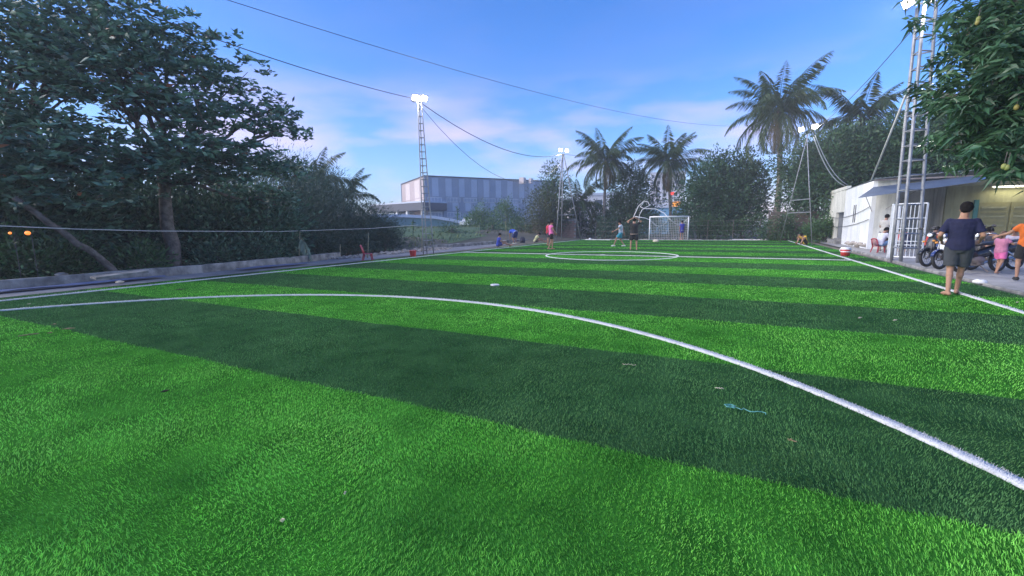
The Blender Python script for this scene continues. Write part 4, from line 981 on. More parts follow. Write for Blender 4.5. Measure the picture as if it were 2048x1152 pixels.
# coconut palms
def palm(label, base, top, nf, fl, seed, trunk=.2, dry=3, nuts=0, up=1.0, group='coconut palms', lw=.052):
    r = random.Random(seed); base = Vector(base); top = Vector(top)-base
    T = thing('coconut_palm', label, 'palm', base, 0, group)
    mb = MB(); n = 14; bend = Vector((r.uniform(-.4,.4), r.uniform(-.3,.3), 0)); pts = []; rad = []
    for i in range(n+1):
        t = i/n; pts.append(Vector((0,0,-.2)).lerp(top, t)+bend*math.sin(math.pi*t)); rad.append(trunk*(1.25-.5*min(1, t*3)+.0*t)*(1-.25*t)*(1+.05*(i % 2)))
    mb.tube(pts, rad, 9); part('trunk', mb, M['palebark'], T, True)
    def frond(az, elv, L, mt, hang=1.0):
        d = Vector((math.cos(az), math.sin(az), 0)); pts = []; p = top.copy(); e = elv; ns = 14
        for i in range(ns+1):
            pts.append(p.copy()); p = p+(d*math.cos(e)+Vector((0,0,math.sin(e))))*(L/ns); e -= hang*(.07+.15*i/ns)
        mb = MB(); mb.tube(pts, [.035*(1-.85*i/ns) for i in range(ns+1)], 5)
        o = part('frond', mb, mt, T)
        P = []; D = []; Ls = []; nl = 58
        for k in range(nl):
            t = .12+.88*k/nl; f = t*ns; i = min(ns-1, int(f)); q = pts[i].lerp(pts[i+1], f-i); tan = (pts[i+1]-pts[i]).normalized()
            s = tan.cross(Vector((0,0,1)))
            s = s.normalized() if s.length > .05 else Vector((-d.y, d.x, 0))
            w = L*.21*(math.sin(math.pi*min(1, t*.86+.14))**.6)*(1.1-.25*t)
            for sg in (-1, 1):
                P.append(q); D.append(s*sg*.75+tan*(.55+.4*t)+Vector((0,0,-.6-.5*hang*r.random()))+Vector((r.uniform(-.12,.12), r.uniform(-.12,.12), r.uniform(-.15,.1)))); Ls.append(w*r.uniform(.85,1.15))
        me = leaf_mesh('leaflets', np.array([tuple(v) for v in P]), np.array([tuple(v) for v in D]), np.array(Ls), lw, mt, kite=True, droop=.35)
        link('leaflets', me, o)
    for i in range(nf):
        t = (i+.5)/nf; az = i*2.39996+r.uniform(-.25,.25); elv = R(74-108*t**1.1)*up+r.uniform(-.22,.22); frond(az, elv, fl*(.9+.12*math.sin(math.pi*t))*r.uniform(.8,1.1), M['frond'], .38+.85*t)
    for i in range(dry+1): frond(r.uniform(0,6.28), R(-55)+r.uniform(-.2,.1), fl*.7, M['frond_dry'], .8)
    for i in range(nuts):
        a = r.uniform(0, 6.28); mb = MB(); mb.ell(top+Vector((math.cos(a)*.32, math.sin(a)*.32, -.25-r.random()*.35)), (.13,.13,.16)); part('coconut', mb, M['coconut'], T, True)
palm('tall coconut palm right of the goal, highest of the palms', loc(1549, 440, 46, -.05), at_d(1556, 222, 46), 32, 5.6, 23, .33, 3, 7)
palm('coconut palm behind the hut, right of the tallest palm', loc(1722, 440, 49, -.05), at_d(1722, 240, 49), 20, 5.4, 12, .2, 1)
palm('coconut palm left of the goal with a ragged upright top', loc(1205, 450, 48, -.05), at_d(1211, 320, 48), 26, 4.7, 33, .22, 3, 4)
palm('coconut palm standing directly behind the goal', loc(1346, 450, 50, -.05), at_d(1337, 322, 50), 27, 4.9, 44, .2, 2, 3)
palm('short palm low between the far left mast and the ragged palm', loc(1155, 455, 48, -.05), at_d(1157, 405, 48), 16, 3.6, 15, .16, 0)
palm('palm top rising behind the big left tree', loc(622, 450, 36, -.2), at_d(622, 372, 36), 18, 4.0, 16, .18, 0)
palm('smaller palm top left of the porch building', loc(684, 450, 38, -.2), at_d(686, 398, 38), 16, 3.4, 17, .16, 0)
# dry palm leaf hanging on the stake by the path
pz = at_d(601, 478, 20.6); T = thing('palm_leaf', 'pale dry palm leaf hanging from a stake by the left path', 'palm leaf', pz)
pts = [Vector((0,0,0)), Vector((.12,-.03,.02)), Vector((.28,-.05,-.12)), Vector((.38,-.06,-.4)), Vector((.42,-.06,-.75))]
mb = MB(); mb.tube(pts, [.02,.018,.014,.01,.006], 5); part('stem', mb, M['frond_dry'], T)
M['frond_pale'] = mat('pale_frond', (.42,.48,.34), .6, island=.25)
P = []; D = []
for k in range(26):
    f = .3+3.6*k/26; i = int(f); q = pts[i].lerp(pts[i+1], f-i)
    for sg in (-1, 1): P.append(tuple(q)); D.append((sg*.55+.25, -.1, -.75+random.uniform(-.1,.1)))
link('leaflets', leaf_mesh('leaflets', np.array(P), np.array(D), .46, .075, M['frond_pale'], kite=True), T)
# young banana-like plants and weeds by the grass field
for x, y, d, h_, lab in ((826,470,40,1.5,'young bright green plant left of the leaning mast'), (915,468,55,2.4,'spindly pale plant in front of the grey building')):
    b = loc(x, y, d, terrain(*at_d(x, y, d).to_2d())); T = thing('young_plant', lab, 'plant', b)
    mb = MB(); mb.tube([(0,0,-.1),(.03,0,h_*.6),(.05,.02,h_)], [.03,.025,.01], 5); part('stem', mb, M['frond'], T)
    n = 26; P = np.stack([np.full(n,.03), np.zeros(n), np.linspace(h_*.35,h_,n)], 1); D = rng.normal(0,.6,(n,3))+np.array([0,0,.7]); link('leaves', leaf_mesh('leaves', P, D, .5, .12, M['leafL']), T)

# mango tree overhanging the right edge
tb = Vector((7.3, 10.4, -.02))
sp = [(2060,60,11.0,1.5,.85),(1995,90,11.5,1.15,.8),(2120,150,10.6,1.6,1),(1965,190,11.2,1.1,.75),(2040,150,10.4,1.2,1),(1895,185,11.8,.62,.45),(1858,178,12.2,.48,.4),(2040,220,10.8,1.2,.8),(1990,262,10.9,.9,.6),(2065,285,10.2,.95,.6),(2020,305,10.0,.6,.5),(1945,255,12.2,.6,.5),(1950,30,12.2,.8,.9),(1990,-50,11.5,1.4,.9),(1905,290,12.8,.42,.5),(1925,330,12.9,.35,.4),(2110,330,9.8,.7,.5),(1975,318,10.9,.5,.6),(2045,338,10.2,.55,.6),(1885,285,12.6,.42,.7)]
mt_ = clump_tree('mango_tree', 'leafy mango tree with yellow fruit overhanging the right edge', tb, blobs_at(tb, [(x,y,d,r*.74,h) for x,y,d,r,h in sp]), 900, 14, .21, .052, M['leafM'], .2, 2.6, spread=.16, shell=.2, up=-.2, rosette=True, lean=(-.6,.2))
for i, (x, y, d) in enumerate([(1957,38,10.9),(1955,45,10.9),(1937,74,11.0),(1931,81,11.0),(1981,182,10.6),(2033,215,10.2),(2008,333,9.6),(2014,335,9.6),(1878,182,11.4)]):
    p = at_d(x, y, d-.25)-tb; mb = MB(); mb.ell(p, (.032,.032,.042)); o = part('mango_fruit', mb, M['mango'], mt_, True)
    mb = MB(); mb.tube([p+Vector((0,0,.05)), p+Vector((.02,.02,.2))], .005, 4); part('stalk', mb, M['bark'], o)

# scrub and long grass over the field before the grey building
n = 26000; ax = rng.random(n); X_ = -85+64*rng.random(n); Y_ = 24+92*rng.random(n); keep = vnoise(X_, Y_, .16, 21)+.35*vnoise(X_, Y_, .6, 22) > .55; X_, Y_ = X_[keep], Y_[keep]; n = len(X_)
Z_ = np.array([terrain(a, b) for a, b in zip(X_, Y_)])+.05; D = rng.normal(0, .45, (n,3))+np.array([0,0,1.])
tag(link('scrub', leaf_mesh('scrub', np.stack([X_, Y_, Z_], 1), D, .14+.4*rng.random(n)*vnoise(X_, Y_, .3, 23)*1.6, .09, M['leafS'], kite=True)), 'rough scrub and long grass in front of the grey building', 'scrub', kind='stuff')

# faint far haze, added also to imitate veiling glare of the lens
mb = MB(); mb.bbox((-310, -110, -2), (160, 310, 30)); hz_ = MB()
hm = bpy.data.materials.new('haze'); hm.use_nodes = True; t_ = hm.node_tree; t_.nodes.remove(t_.nodes['Principled BSDF'])
pv = t_.nodes.new('ShaderNodeVolumePrincipled'); pv.inputs['Color'].default_value = (.80,.88,1,1); pv.inputs['Density'].default_value = .0014; pv.inputs['Anisotropy'].default_value = .2
t_.links.new(pv.outputs[0], t_.nodes['Material Output'].inputs['Volume'])
tag(link('haze', mb.mesh('haze', hm)), 'thin bluish haze over far things, added also to imitate lens veil', 'haze', kind='stuff')
# ------------------------------------------------------------------ people
def remesh(mb, vox, name, mt, it=4):
    me = mb.mesh(name, mt); o = bpy.data.objects.new('tmp', me); col.objects.link(o)
    r = o.modifiers.new('r', 'REMESH'); r.mode = 'VOXEL'; r.voxel_size = vox
    s = o.modifiers.new('s', 'SMOOTH'); s.factor = .5; s.iterations = it
    dg = bpy.context.evaluated_depsgraph_get(); dg.update()
    nm = bpy.data.meshes.new_from_object(o.evaluated_get(dg)); bpy.data.objects.remove(o); bpy.data.meshes.remove(me)
    nm.name = name; nm.materials.clear(); nm.materials.append(mt); nm.polygons.foreach_set('use_smooth', [True]*len(nm.polygons)); return nm
CL = {}
def cloth(c):
    k = tuple(c)
    if k not in CL: CL[k] = mat('cloth_%d' % len(CL), c, .85, tuple(x*.72 for x in c), 7, .9, 8)
    return CL[k]
STAND = dict(P=(0,0,.93), N=(0,-.01,1.455), HD=(0,.02,1.585), SL=(-.172,-.01,1.385), SR=(.172,-.01,1.385), EL=(-.25,-.02,1.11), ER=(.25,-.02,1.11), WL=(-.25,.08,.87), WR=(.25,.08,.87),
    HL=(-.09,0,.9), HR=(.09,0,.9), KL=(-.11,.02,.5), KR=(.11,.02,.5), AL=(-.11,-.02,.085), AR=(.11,-.02,.085), FL=(-.03,1,0), FR=(.03,1,0))
def person(label, loc_, rz, H, J, shirt, shorts, skin='skin', shoes=None, sleeve=.62, leg=.78, vox=.021, girth=1.0, longhair=False, stripe=None, bald=False, hem=None):
    s = H/1.7; j = {k: Vector(v) for k, v in {**STAND, **J}.items()}
    T = thing('person', label, 'person', loc_, rz); T.scale = (s, s, s)
    spine = (j['N']-j['P']).normalized(); side = (j['SR']-j['SL']).normalized(); hside = (j['HR']-j['HL']).normalized(); fr = spine.cross(-side).normalized()
    def ring(t, rx, ry, dn=0, f=0): 
        sd_ = hside.lerp(side, max(0, min(1, t))).normalized()
        ff = sd_.cross(spine).normalized()*-1
        return (j['P'].lerp(j['N'], t)-spine*dn+fr*f, sd_*rx*girth, ff*ry*girth)
    def torso(g, t0=-.2, t1=1.0):
        prof = [(-.2,.13,.10),(-.08,.165,.12),(.05,.168,.122),(.25,.152,.108),(.45,.16,.112),(.68,.185,.12),(.84,.19,.108),(.95,.13,.085),(1.03,.062,.062)]
        return [ring(t, a+g, b+g) for t, a, b in prof if t0 <= t <= t1]
    b = MB(); b.loft(torso(-.004), 14)
    def cone(mb, a, c, r0, r1, n=10): mb.tube([a, c], [r0, r1], n); mb.ell(a, (r0,)*3, None, 10, 6); mb.ell(c, (r1,)*3, None, 10, 6)
    for q in 'LR':
        cone(b, j['S'+q], j['E'+q], .052, .041); cone(b, j['E'+q], j['W'+q], .041, .028)
        md = j['E'+q].lerp(j['W'+q], .3); b.ell(md, (.043,)*3)
        cone(b, j['H'+q], j['K'+q], .085*girth, .056); cone(b, j['K'+q], j['A'+q], .055, .036); b.ell(j['K'+q].lerp(j['A'+q], .28)-Vector((0,.008,0)), (.056,.056,.08))
        f = j['F'+q].normalized(); heel = j['A'+q]-Vector((0,0,.045))-f*.045; toe = j['A'+q]-Vector((0,0,.055))+f*.155; ball = j['A'+q]-Vector((0,0,.05))+f*.09
        b.tube([heel, j['A'+q]-Vector((0,0,.035)), ball, toe], [.034,.042,.042,.024], 8); b.ell(heel, (.034,)*3); b.ell(ball, (.045,.045,.03)); b.ell(toe, (.03,.03,.022))
    hd = j['HD']; nk = j['N']; upv = (hd-nk).normalized(); rot = upv.to_track_quat('Z', 'Y').to_matrix()
    look = Vector(J.get('LOOK', (0,1,0))); lz = look-upv*look.dot(upv); lz = lz.normalized() if lz.length > .05 else fr; rx_ = lz.cross(upv).normalized()
    Q = Matrix((rx_, lz, upv)).transposed()
    b.tube([nk-spine*.05, nk.lerp(hd, .6)], [.07,.062], 10)
    b.ell(hd+Q@Vector((0,-.005,.03)), (.083,.1,.1), Q); b.ell(hd+Q@Vector((0,.03,-.045)), (.062,.062,.072), Q); b.ell(hd+Q@Vector((0,.098,-.015)), (.013,.016,.022), Q, 6, 4)
    for sx in (-1, 1): b.ell(hd+Q@Vector((sx*.078,-.005,-.01)), (.010,.02,.03), Q, 6, 4)
    me = remesh(b, vox, 'body', M[skin])
    # hands: palm and five bent fingers, joined to the body mesh
    hm = MB()
    for q, sg in (('L', -1), ('R', 1)):
        w = j['W'+q]; d = (Vector(J['G'+q]) if 'G'+q in J else (w-j['E'+q])).normalized(); e = d.cross(Vector((0,1,.1))); e = e.normalized() if e.length > .1 else Vector((1,0,0)); nrm = d.cross(e)
        inn = Vector((-sg,0,0)); inn = (inn-d*inn.dot(d)); inn = inn.normalized() if inn.length > .1 else nrm
        acr = d.cross(inn).normalized()
        if acr.y < 0: acr = -acr
        hm.loft([(w-d*.01, inn*.02, acr*.026),(w+d*.03, inn*.017, acr*.036),(w+d*.075, inn*.015, acr*.041),(w+d*.09, inn*.011, acr*.038)], 10)
        for k, (o_, L_) in enumerate(((.031,.072),(.011,.082),(-.011,.076),(-.031,.06))):
            p0 = w+d*.08+acr*o_; p1 = p0+d*L_*.45+inn*.008; p2 = p1+d*L_*.3+inn*.018; p3 = p2+d*L_*.2+inn*.024; hm.tube([p0,p1,p2,p3], [.0095,.009,.008,.006], 6)
        p0 = w+d*.025+acr*.03; p1 = p0+d*.03+acr*.026+inn*.01; p2 = p1+d*.03+acr*.012+inn*.012; hm.tube([p0,p1,p2], [.012,.0105,.007], 6)
    hme = hm.mesh('hands', M[skin], True)
    bm = bmesh.new(); bm.from_mesh(me); bm.from_mesh(hme); bm.to_mesh(me); bm.free(); bpy.data.meshes.remove(hme)
    body = link('body', me, T)
    e = MB()
    for sx in (-1, 1): e.ell(hd+Q@Vector((sx*.031,.083,.004)), (.011,.008,.007), Q, 8, 5)
    part('eyes', e, M['eye'], T); e = MB(); e.ell(hd+Q@Vector((0,.086,-.06)), (.022,.008,.007), Q, 8, 5); part('mouth', e, M['lips'], T)
    if not bald:
        h = MB(); h.ell(hd+Q@Vector((0,-.017,.044)), (.095,.108,.102), Q, 14, 9); h.ell(hd+Q@Vector((0,-.055,-.005)), (.076,.058,.076), Q)
        if longhair: h.tube([hd+Q@Vector((0,-.07,.02)), hd+Q@Vector((0,-.11,-.08)), hd+Q@Vector((.02,-.1,-.2))], [.07,.06,.03], 9)
        hme = remesh(h, .014, 'hair', M['hair'] if not longhair else M['brownhair'], 2)
        co = np.zeros(len(hme.vertices)*3, np.float32); hme.vertices.foreach_get('co', co); co = co.reshape(-1,3); co += rng.normal(0, .0035, co.shape); hme.vertices.foreach_set('co', co.ravel()); link('hair', hme, T)
    # shirt
    c = MB(); c.loft(torso(.017, -.09, .96), 16); c.loft([ring(-.15,.178,.135), ring(-.02,.19,.14), ring(.2,.178,.13)], 16)
    for q in 'LR':
        a = j['S'+q]; z = a.lerp(j['E'+q], sleeve); c.tube([a-(z-a).normalized()*.01, a.lerp(z,.5), z], [.064,.066,.066], 12); c.ell(a, (.064,.064,.06))
    link('shirt', remesh(c, vox, 'shirt', cloth(shirt), 3), T)
    if stripe is not None:
        c = MB(); r0 = ring(-.17,.186,.14); r1 = ring(-.1,.192,.146); c.loft([r0, r1], 18, False); part('hem_band', c, cloth(stripe), T, True)
    # shorts
    c = MB(); c.loft([ring(-.24,.12,.10), ring(-.12,.178,.132), ring(.02,.172,.128)], 14)
    for q in 'LR':
        a = j['H'+q]; z = a.lerp(j['K'+q], leg); c.tube([a, a.lerp(z,.5), z], [.108*girth,.106*girth,.102*girth], 12); c.ell(a, (.106*girth,)*3)
    link('shorts', remesh(c, vox, 'shorts', cloth(shorts), 3), T)
    if shoes:
        for q in 'LR':
            f = j['F'+q].normalized(); A_ = j['A'+q]; c = MB(); c.tube([A_-Vector((0,0,.04))-f*.06, A_-Vector((0,0,.03)), A_-Vector((0,0,.045))+f*.1, A_-Vector((0,0,.055))+f*.175], [.04,.052,.05,.03], 10)
            c.ell(A_-Vector((0,0,.04))-f*.05, (.045,)*3); c.ell(A_-Vector((0,0,.055))+f*.165, (.034,.034,.026)); link('shoe', remesh(c, .014, 'shoe', cloth(shoes), 2), T)
    return T
M['brownhair'] = mat('brown_hair', (.10,.06,.035), .6)
away = lambda p: math.atan2(-p.x, p.y)          # facing straight away from the photographer
LEFT, RIGHT = 2.035, -1.107
NAVY=(.007,.010,.05); BLACK=(.014,.014,.016)
p = spot(1906, 591)
person('man in navy shirt and grey shorts walking barefoot away along the right touchline', p, away(p)+.05, 1.66, dict(EL=(-.28,-.07,1.13), ER=(.28,-.05,1.13), WL=(-.25,.16,1.02), WR=(.27,.17,1.04), KL=(-.085,.03,.5), AL=(-.085,-.20,.10), KR=(.07,.17,.5), AR=(.05,.27,.09), FL=(-.45,.9,0), FR=(.1,1,0), HD=(.02,.03,1.595), LOOK=(.15,1,-.1)),
       NAVY, (.05,.057,.068), vox=.013, girth=1.05, leg=.84, sleeve=.8)
p = spot(1267, 500)
person('man in black shirt and shorts seen from behind with both hands on his head', p, away(p), 1.7, dict(EL=(-.36,.04,1.52), ER=(.36,.04,1.52), WL=(-.09,-.03,1.70), WR=(.09,-.03,1.70), GL=(1,.0,.1), GR=(-1,0,.1), AL=(-.16,-.02,.085), AR=(.16,-.02,.085), KL=(-.14,.03,.5), KR=(.14,.03,.5)), BLACK, (.008,.008,.009), girth=1.14, leg=.92, stripe=(.45,.33,.28))
p = spot(1241, 494)
person('man in pale grey shirt and turquoise shorts striding left across the pitch', p, 1.85, 1.62, dict(EL=(-.24,.2,1.16), WL=(-.22,.46,1.02), ER=(.25,-.16,1.13), WR=(.25,-.22,.88), KL=(-.1,.28,.55), AL=(-.1,.42,.13), KR=(.1,.02,.49), AR=(.1,-.24,.12), HD=(0,.09,1.56), N=(0,.05,1.43)), (.40,.46,.55), (.04,.30,.40), shoes=(.72,.72,.7), leg=.8)
p = spot(1102, 499)
person('person in bright pink bib and black shorts near the centre circle', p, -.95, 1.64, dict(EL=(-.24,.06,1.12), ER=(.24,.1,1.12), WL=(-.14,.24,.95), WR=(.15,.26,.95), KL=(-.1,.12,.5), AL=(-.1,.1,.085), KR=(.1,.0,.5), AR=(.1,-.18,.1), HD=(0,.05,1.57)), (.80,.16,.40), (.012,.012,.014), leg=.7, sleeve=.35)
p = spot(1096, 491)
person('person in red shirt mostly hidden behind the one in pink', p, -.9, 1.62, dict(HD=(0,.08,1.56)), (.55,.03,.06), (.05,.05,.06), leg=.8)
p = spot(1363, 480)
person('player in violet blue kit standing at the right goal post', p, .75, 1.66, dict(WL=(-.24,.0,.87), WR=(.26,.03,.86)), (.09,.085,.50), (.09,.08,.40), leg=.6, stripe=(.6,.6,.72))
SIT = dict(P=(0,0,.12), N=(0,.10,.62), HD=(0,.14,.765), SL=(-.18,.08,.57), SR=(.18,.08,.57), HL=(-.09,.02,.12), HR=(.09,.02,.12), EL=(-.24,.2,.36), ER=(.24,.2,.36), WL=(-.16,.42,.32), WR=(.16,.42,.32),
    KL=(-.14,.42,.30), KR=(.13,.44,.22), AL=(-.1,.80,.09), AR=(.12,.86,.09), FL=(-.1,.6,.6), FR=(.1,.6,.6))
p = spot(996, 493)
person('person in blue shirt sitting on the turf edge with legs stretched out', p, RIGHT+.1, 1.7, SIT, (.035,.07,.42), (.03,.04,.2), leg=.6)
p = spot(1029, 488)
person('person in bright blue shirt bending forward with head down', p, RIGHT+2.2, 1.7, dict(P=(0,-.12,.86), N=(0,.34,1.02), HD=(0,.44,.93), SL=(-.19,.28,1.0), SR=(.19,.28,1.0), EL=(-.2,.36,.72), ER=(.2,.36,.72), WL=(-.14,.38,.47), WR=(.14,.38,.47), HL=(-.1,-.12,.84), HR=(.1,-.12,.84), KL=(-.12,.02,.48), KR=(.12,.02,.48), AL=(-.12,-.04,.085), AR=(.12,-.04,.085), LOOK=(0,.4,-1)), (.03,.10,.55), (.03,.05,.18), shoes=(.5,.5,.45), girth=1.12, leg=.95, stripe=(.6,.65,.8))
p = spot(1070, 485)
person('person in pale yellow shirt sitting hunched by the far left corner', p, RIGHT, 1.7, {**SIT, 'N':(0,.22,.58), 'HD':(0,.34,.66), 'SL':(-.18,.2,.53), 'SR':(.18,.2,.53), 'EL':(-.22,.36,.32), 'ER':(.22,.36,.32), 'WL':(-.1,.58,.3), 'WR':(.1,.58,.3)}, (.58,.58,.30), (.10,.08,.05), leg=.6)
p = spot(1610, 489)
person('person in yellow shirt curled up sitting at the far right corner', p, LEFT+.3, 1.7, {**SIT, 'N':(0,.24,.56), 'HD':(0,.36,.60), 'SL':(-.18,.22,.51), 'SR':(.18,.22,.51), 'EL':(-.26,.38,.4), 'ER':(.26,.38,.4), 'WL':(-.06,.52,.55), 'WR':(.06,.52,.55), 'KL':(-.14,.36,.4), 'KR':(.14,.36,.4), 'AL':(-.14,.5,.09), 'AR':(.14,.52,.09)}, (.65,.42,.03), (.02,.02,.025), leg=.8)
CHAIR = dict(P=(0,0,.40), N=(0,.16,.88), HD=(0,.27,1.0), SL=(-.18,.14,.83), SR=(.18,.14,.83), HL=(-.09,.02,.38), HR=(.09,.02,.38), EL=(-.2,.28,.6), ER=(.2,.28,.6), WL=(-.08,.48,.52), WR=(.08,.48,.52), KL=(-.12,.42,.48), KR=(.13,.43,.48), AL=(-.12,.40,.085), AR=(.13,.42,.085))
p = spot(1757, 505)
person('man in white and light blue shirt sitting on a low red chair', p, RIGHT+.1, 1.68, CHAIR, (.62,.64,.74), (.16,.30,.52), leg=.8, shoes=(.5,.46,.44))
chair_man = p.copy()
p = at_d(1772, 440, 27.3)
person('man in off white shirt standing under the hut awning', (p.x, p.y, -.01), RIGHT+.5, 1.72, dict(EL=(-.24,.12,1.12), WL=(-.15,.3,1.0), HD=(0,.07,1.57)), (.50,.48,.45), (.02,.02,.03), leg=1.0, skin='skin2')
p = spot(1995, 548)
person('small girl in pink top and bright pink skirt on the right pavement', p, RIGHT+.1, 1.08, dict(EL=(-.3,.08,1.18), ER=(.3,.12,1.2), WL=(-.3,.3,1.12), WR=(.28,.38,1.25), KL=(-.1,.12,.5), AL=(-.1,.05,.085), KR=(.1,-.02,.5), AR=(.1,-.2,.12)), (.52,.20,.32), (.78,.17,.42), leg=.7, longhair=True, girth=1.15)
p = spot(2046, 561)
person('person in orange shirt and black shorts at the right edge of the picture', p, away(p)+.25, 1.52, dict(EL=(-.34,.08,1.2), WL=(-.5,.22,1.12), KL=(-.12,.06,.5), AL=(-.12,.0,.085)), (.72,.16,.02), (.015,.015,.017), leg=.85, shoes=(.02,.02,.02), girth=1.05)
for x, d, rz, sh, lab in ((1858,24.5,RIGHT,(.55,.05,.04),'seated person in red shirt behind the parked motorbikes'), (2031,22.0,2.6,(.45,.42,.52),'seated person in pale lilac shirt at the right edge behind the girl'), (1993,22.5,LEFT,(.05,.05,.07),'seated person in dark shirt behind the girl in pink'), (1800,25.5,RIGHT+.6,(.5,.06,.07),'seated person in red behind the white gate'), (1816,24.2,1.4,(.06,.07,.12),'seated person in dark shirt behind the white gate')):
    p = at_d(x, 480, d); person(lab, (p.x, p.y, .03), rz, 1.68, CHAIR, sh, (.03,.03,.05), leg=.8, skin='skin2', vox=.024)

# ------------------------------------------------------------------ chairs, cooler, bucket
def low_chair(label, loc_, rz, mt):
    T = thing('plastic_chair', label, 'chair', loc_, rz)
    mb = MB(); mb.loft([((0,0,.27),(.22,0,0),(0,.21,0)),((0,0,.295),(.225,0,0),(0,.215,0)),((0,0,.30),(.18,0,0),(0,.17,0))], 4); rt = Matrix.Rotation(math.pi/4, 3, 'Z'); mb.v = [tuple(rt@Vector(v)) for v in mb.v]; part('seat', mb, mt, T)
    for sx in (-1, 1):
        for sy, by in ((-1,-.04),(1,.02)):
            l = MB(); l.tube([(sx*.135, sy*.135, .285),(sx*.165, sy*.165+by, 0)], [.026,.018], 6); part('leg', l, mt, T)
        l = MB(); l.tube([(sx*.14,-.15,.28),(sx*.15,-.2,.45),(sx*.13,-.25,.60)], [.022,.02,.018], 6); part('back_post', l, mt, T, True)
    for i in range(4):
        l = MB(); x = -.09+i*.06; l.tube([(x,-.165,.31),(x,-.205,.45),(x,-.25,.6)], [.015]*3, 5); part('back_slat', l, mt, T, True)
    l = MB(); l.tube([(-.14,-.25,.59),(-.05,-.262,.625),(.05,-.262,.625),(.14,-.25,.59)], .026, 7); part('top_rail', l, mt, T, True)
p = spot(736, 521); low_chair('low dark red plastic chair standing alone by the left touchline', p, RIGHT+.15, M['maroonplastic'])
p = chair_man; low_chair('low red plastic chair under the man in white and blue', p-Vector((.02,-.03,0)), RIGHT+.1, M['maroonplastic'])
p = spot(826, 513); T = thing('red_bucket', 'small bright red square bucket by the left touchline', 'bucket', p, .4)
mb = MB(); mb.loft([((0,0,0),(.13,0,0),(0,.13,0)),((0,0,.26),(.165,0,0),(0,.165,0))], 8); part('body', mb, M['redplastic'], T)
mb = MB(); mb.loft([((0,0,.262),(.17,0,0),(0,.17,0)),((0,0,.285),(.165,0,0),(0,.165,0))], 8); part('lid', mb, M['redplastic'], T)
mb = MB(); mb.tube([(-.16,0,.25),(-.1,0,.34),(.1,0,.34),(.16,0,.25)], .01, 6); part('handle', mb, M['blackplastic'], T)
p = spot(1690, 512); T = thing('drink_cooler', 'round red drink cooler with white lid and white band near the right touchline', 'cooler', p)
mb = MB(); mb.loft([((0,0,0),(.15,0,0),(0,.15,0)),((0,0,.16),(.165,0,0),(0,.165,0)),((0,0,.27),(.17,0,0),(0,.17,0))], 22); part('body', mb, M['redplastic'], T, True)
mb = MB(); mb.loft([((0,0,.165),(.172,0,0),(0,.172,0)),((0,0,.20),(.174,0,0),(0,.174,0))], 22); part('band', mb, M['whiteplastic'], T)
mb = MB(); mb.loft([((0,0,.271),(.178,0,0),(0,.178,0)),((0,0,.33),(.172,0,0),(0,.172,0)),((0,0,.35),(.12,0,0),(0,.12,0))], 22); part('lid', mb, M['whiteplastic'], T)
mb = MB(); mb.tube([(-.18,0,.19),(-.2,0,.24),(-.18,0,.3)], .012, 6); mb.tube([(.18,0,.19),(.2,0,.24),(.18,0,.3)], .012, 6); part('handle', mb, M['whiteplastic'], T)
M['dryleaf'] = mat('dry_leaf', (.26,.17,.09), .7, (.36,.26,.14), 20); M['palebit'] = mat('pale_scrap', (.62,.55,.42), .7); M['darkleaf'] = mat('dark_leaf', (.05,.035,.03), .7)
# bags and litter
def bag(label, loc_, r, mt, seed, name='plastic_bag', sz=(1,1,.6)):
    mb = MB(); rr = random.Random(seed); mb.ell((0,0,0), (1,1,1), None, 12, 8)
    mb.v = [(v[0]*r*sz[0]*(1+rr.uniform(-.18,.18)), v[1]*r*sz[1]*(1+rr.uniform(-.18,.18)), max(0, r*sz[2]*.8+v[2]*r*sz[2]*(1+rr.uniform(-.2,.2)))) for v in mb.v]
    return solid(name, mb, mt, label, 'bag', loc_, smooth=True)
p = spot(1960, 568); bag('crumpled white plastic bag on the kerb behind the man in navy', p+Vector((0,0,.0)), .1, M['whiteplastic'], 1, sz=(1.2,.9,.55))
p = spot(1312, 485); bag('translucent white bag lying on the pitch before the goal', p+Vector((0,0,.02)), .2, M['palebit'], 2, sz=(1.2,.7,.6))
p = spot(1195, 477); bag('small white bag by the hedge at the far goal line', (p.x, 41.6, -.02), .14, M['whiteplastic'], 3)
p = spot(1170, 480); mb = MB(); mb.tube([(0,0,.03),(1.1,-.2,.03),(2.4,-.35,.03)], .03, 6); solid('white_pipe', mb, M['whitepaint'], 'thin white pipe lying on the far goal line near the left mast', 'pipe', p)
p = spot(1535, 480); mb = MB(); mb.tube([(-2.6,.1,.03),(-.5,.02,.03),(0,0,.05)], .03, 6); solid('white_pipe', mb, M['whitepaint'], 'thin white pipe lying on the far goal line right of the goal', 'pipe', p)
M['bagdark'] = mat('bag_dark', (.025,.028,.05), .8)
p = spot(1045, 486); T = thing('backpack', 'dark backpack standing beside the bending person in blue', 'bag', p, .4)
mb = MB(); mb.loft([((0,0,0),(.2,0,0),(0,.13,0)),((0,0,.1),(.22,0,0),(0,.15,0)),((0,0,.38),(.2,0,0),(0,.13,0)),((0,0,.5),(.1,0,0),(0,.07,0))], 12); part('sack', mb, M['bagdark'], T, True)
mb = MB(); mb.loft([((0,-.15,.08),(.14,0,0),(0,.04,0)),((0,-.16,.26),(.14,0,0),(0,.04,0))], 10); part('pocket', mb, M['bagdark'], T, True)
for sx in (-.1,.1): mb = MB(); mb.tube([(sx,.12,.08),(sx,.2,.28),(sx,.1,.46)], .018, 5); part('strap', mb, M['bagdark'], T)
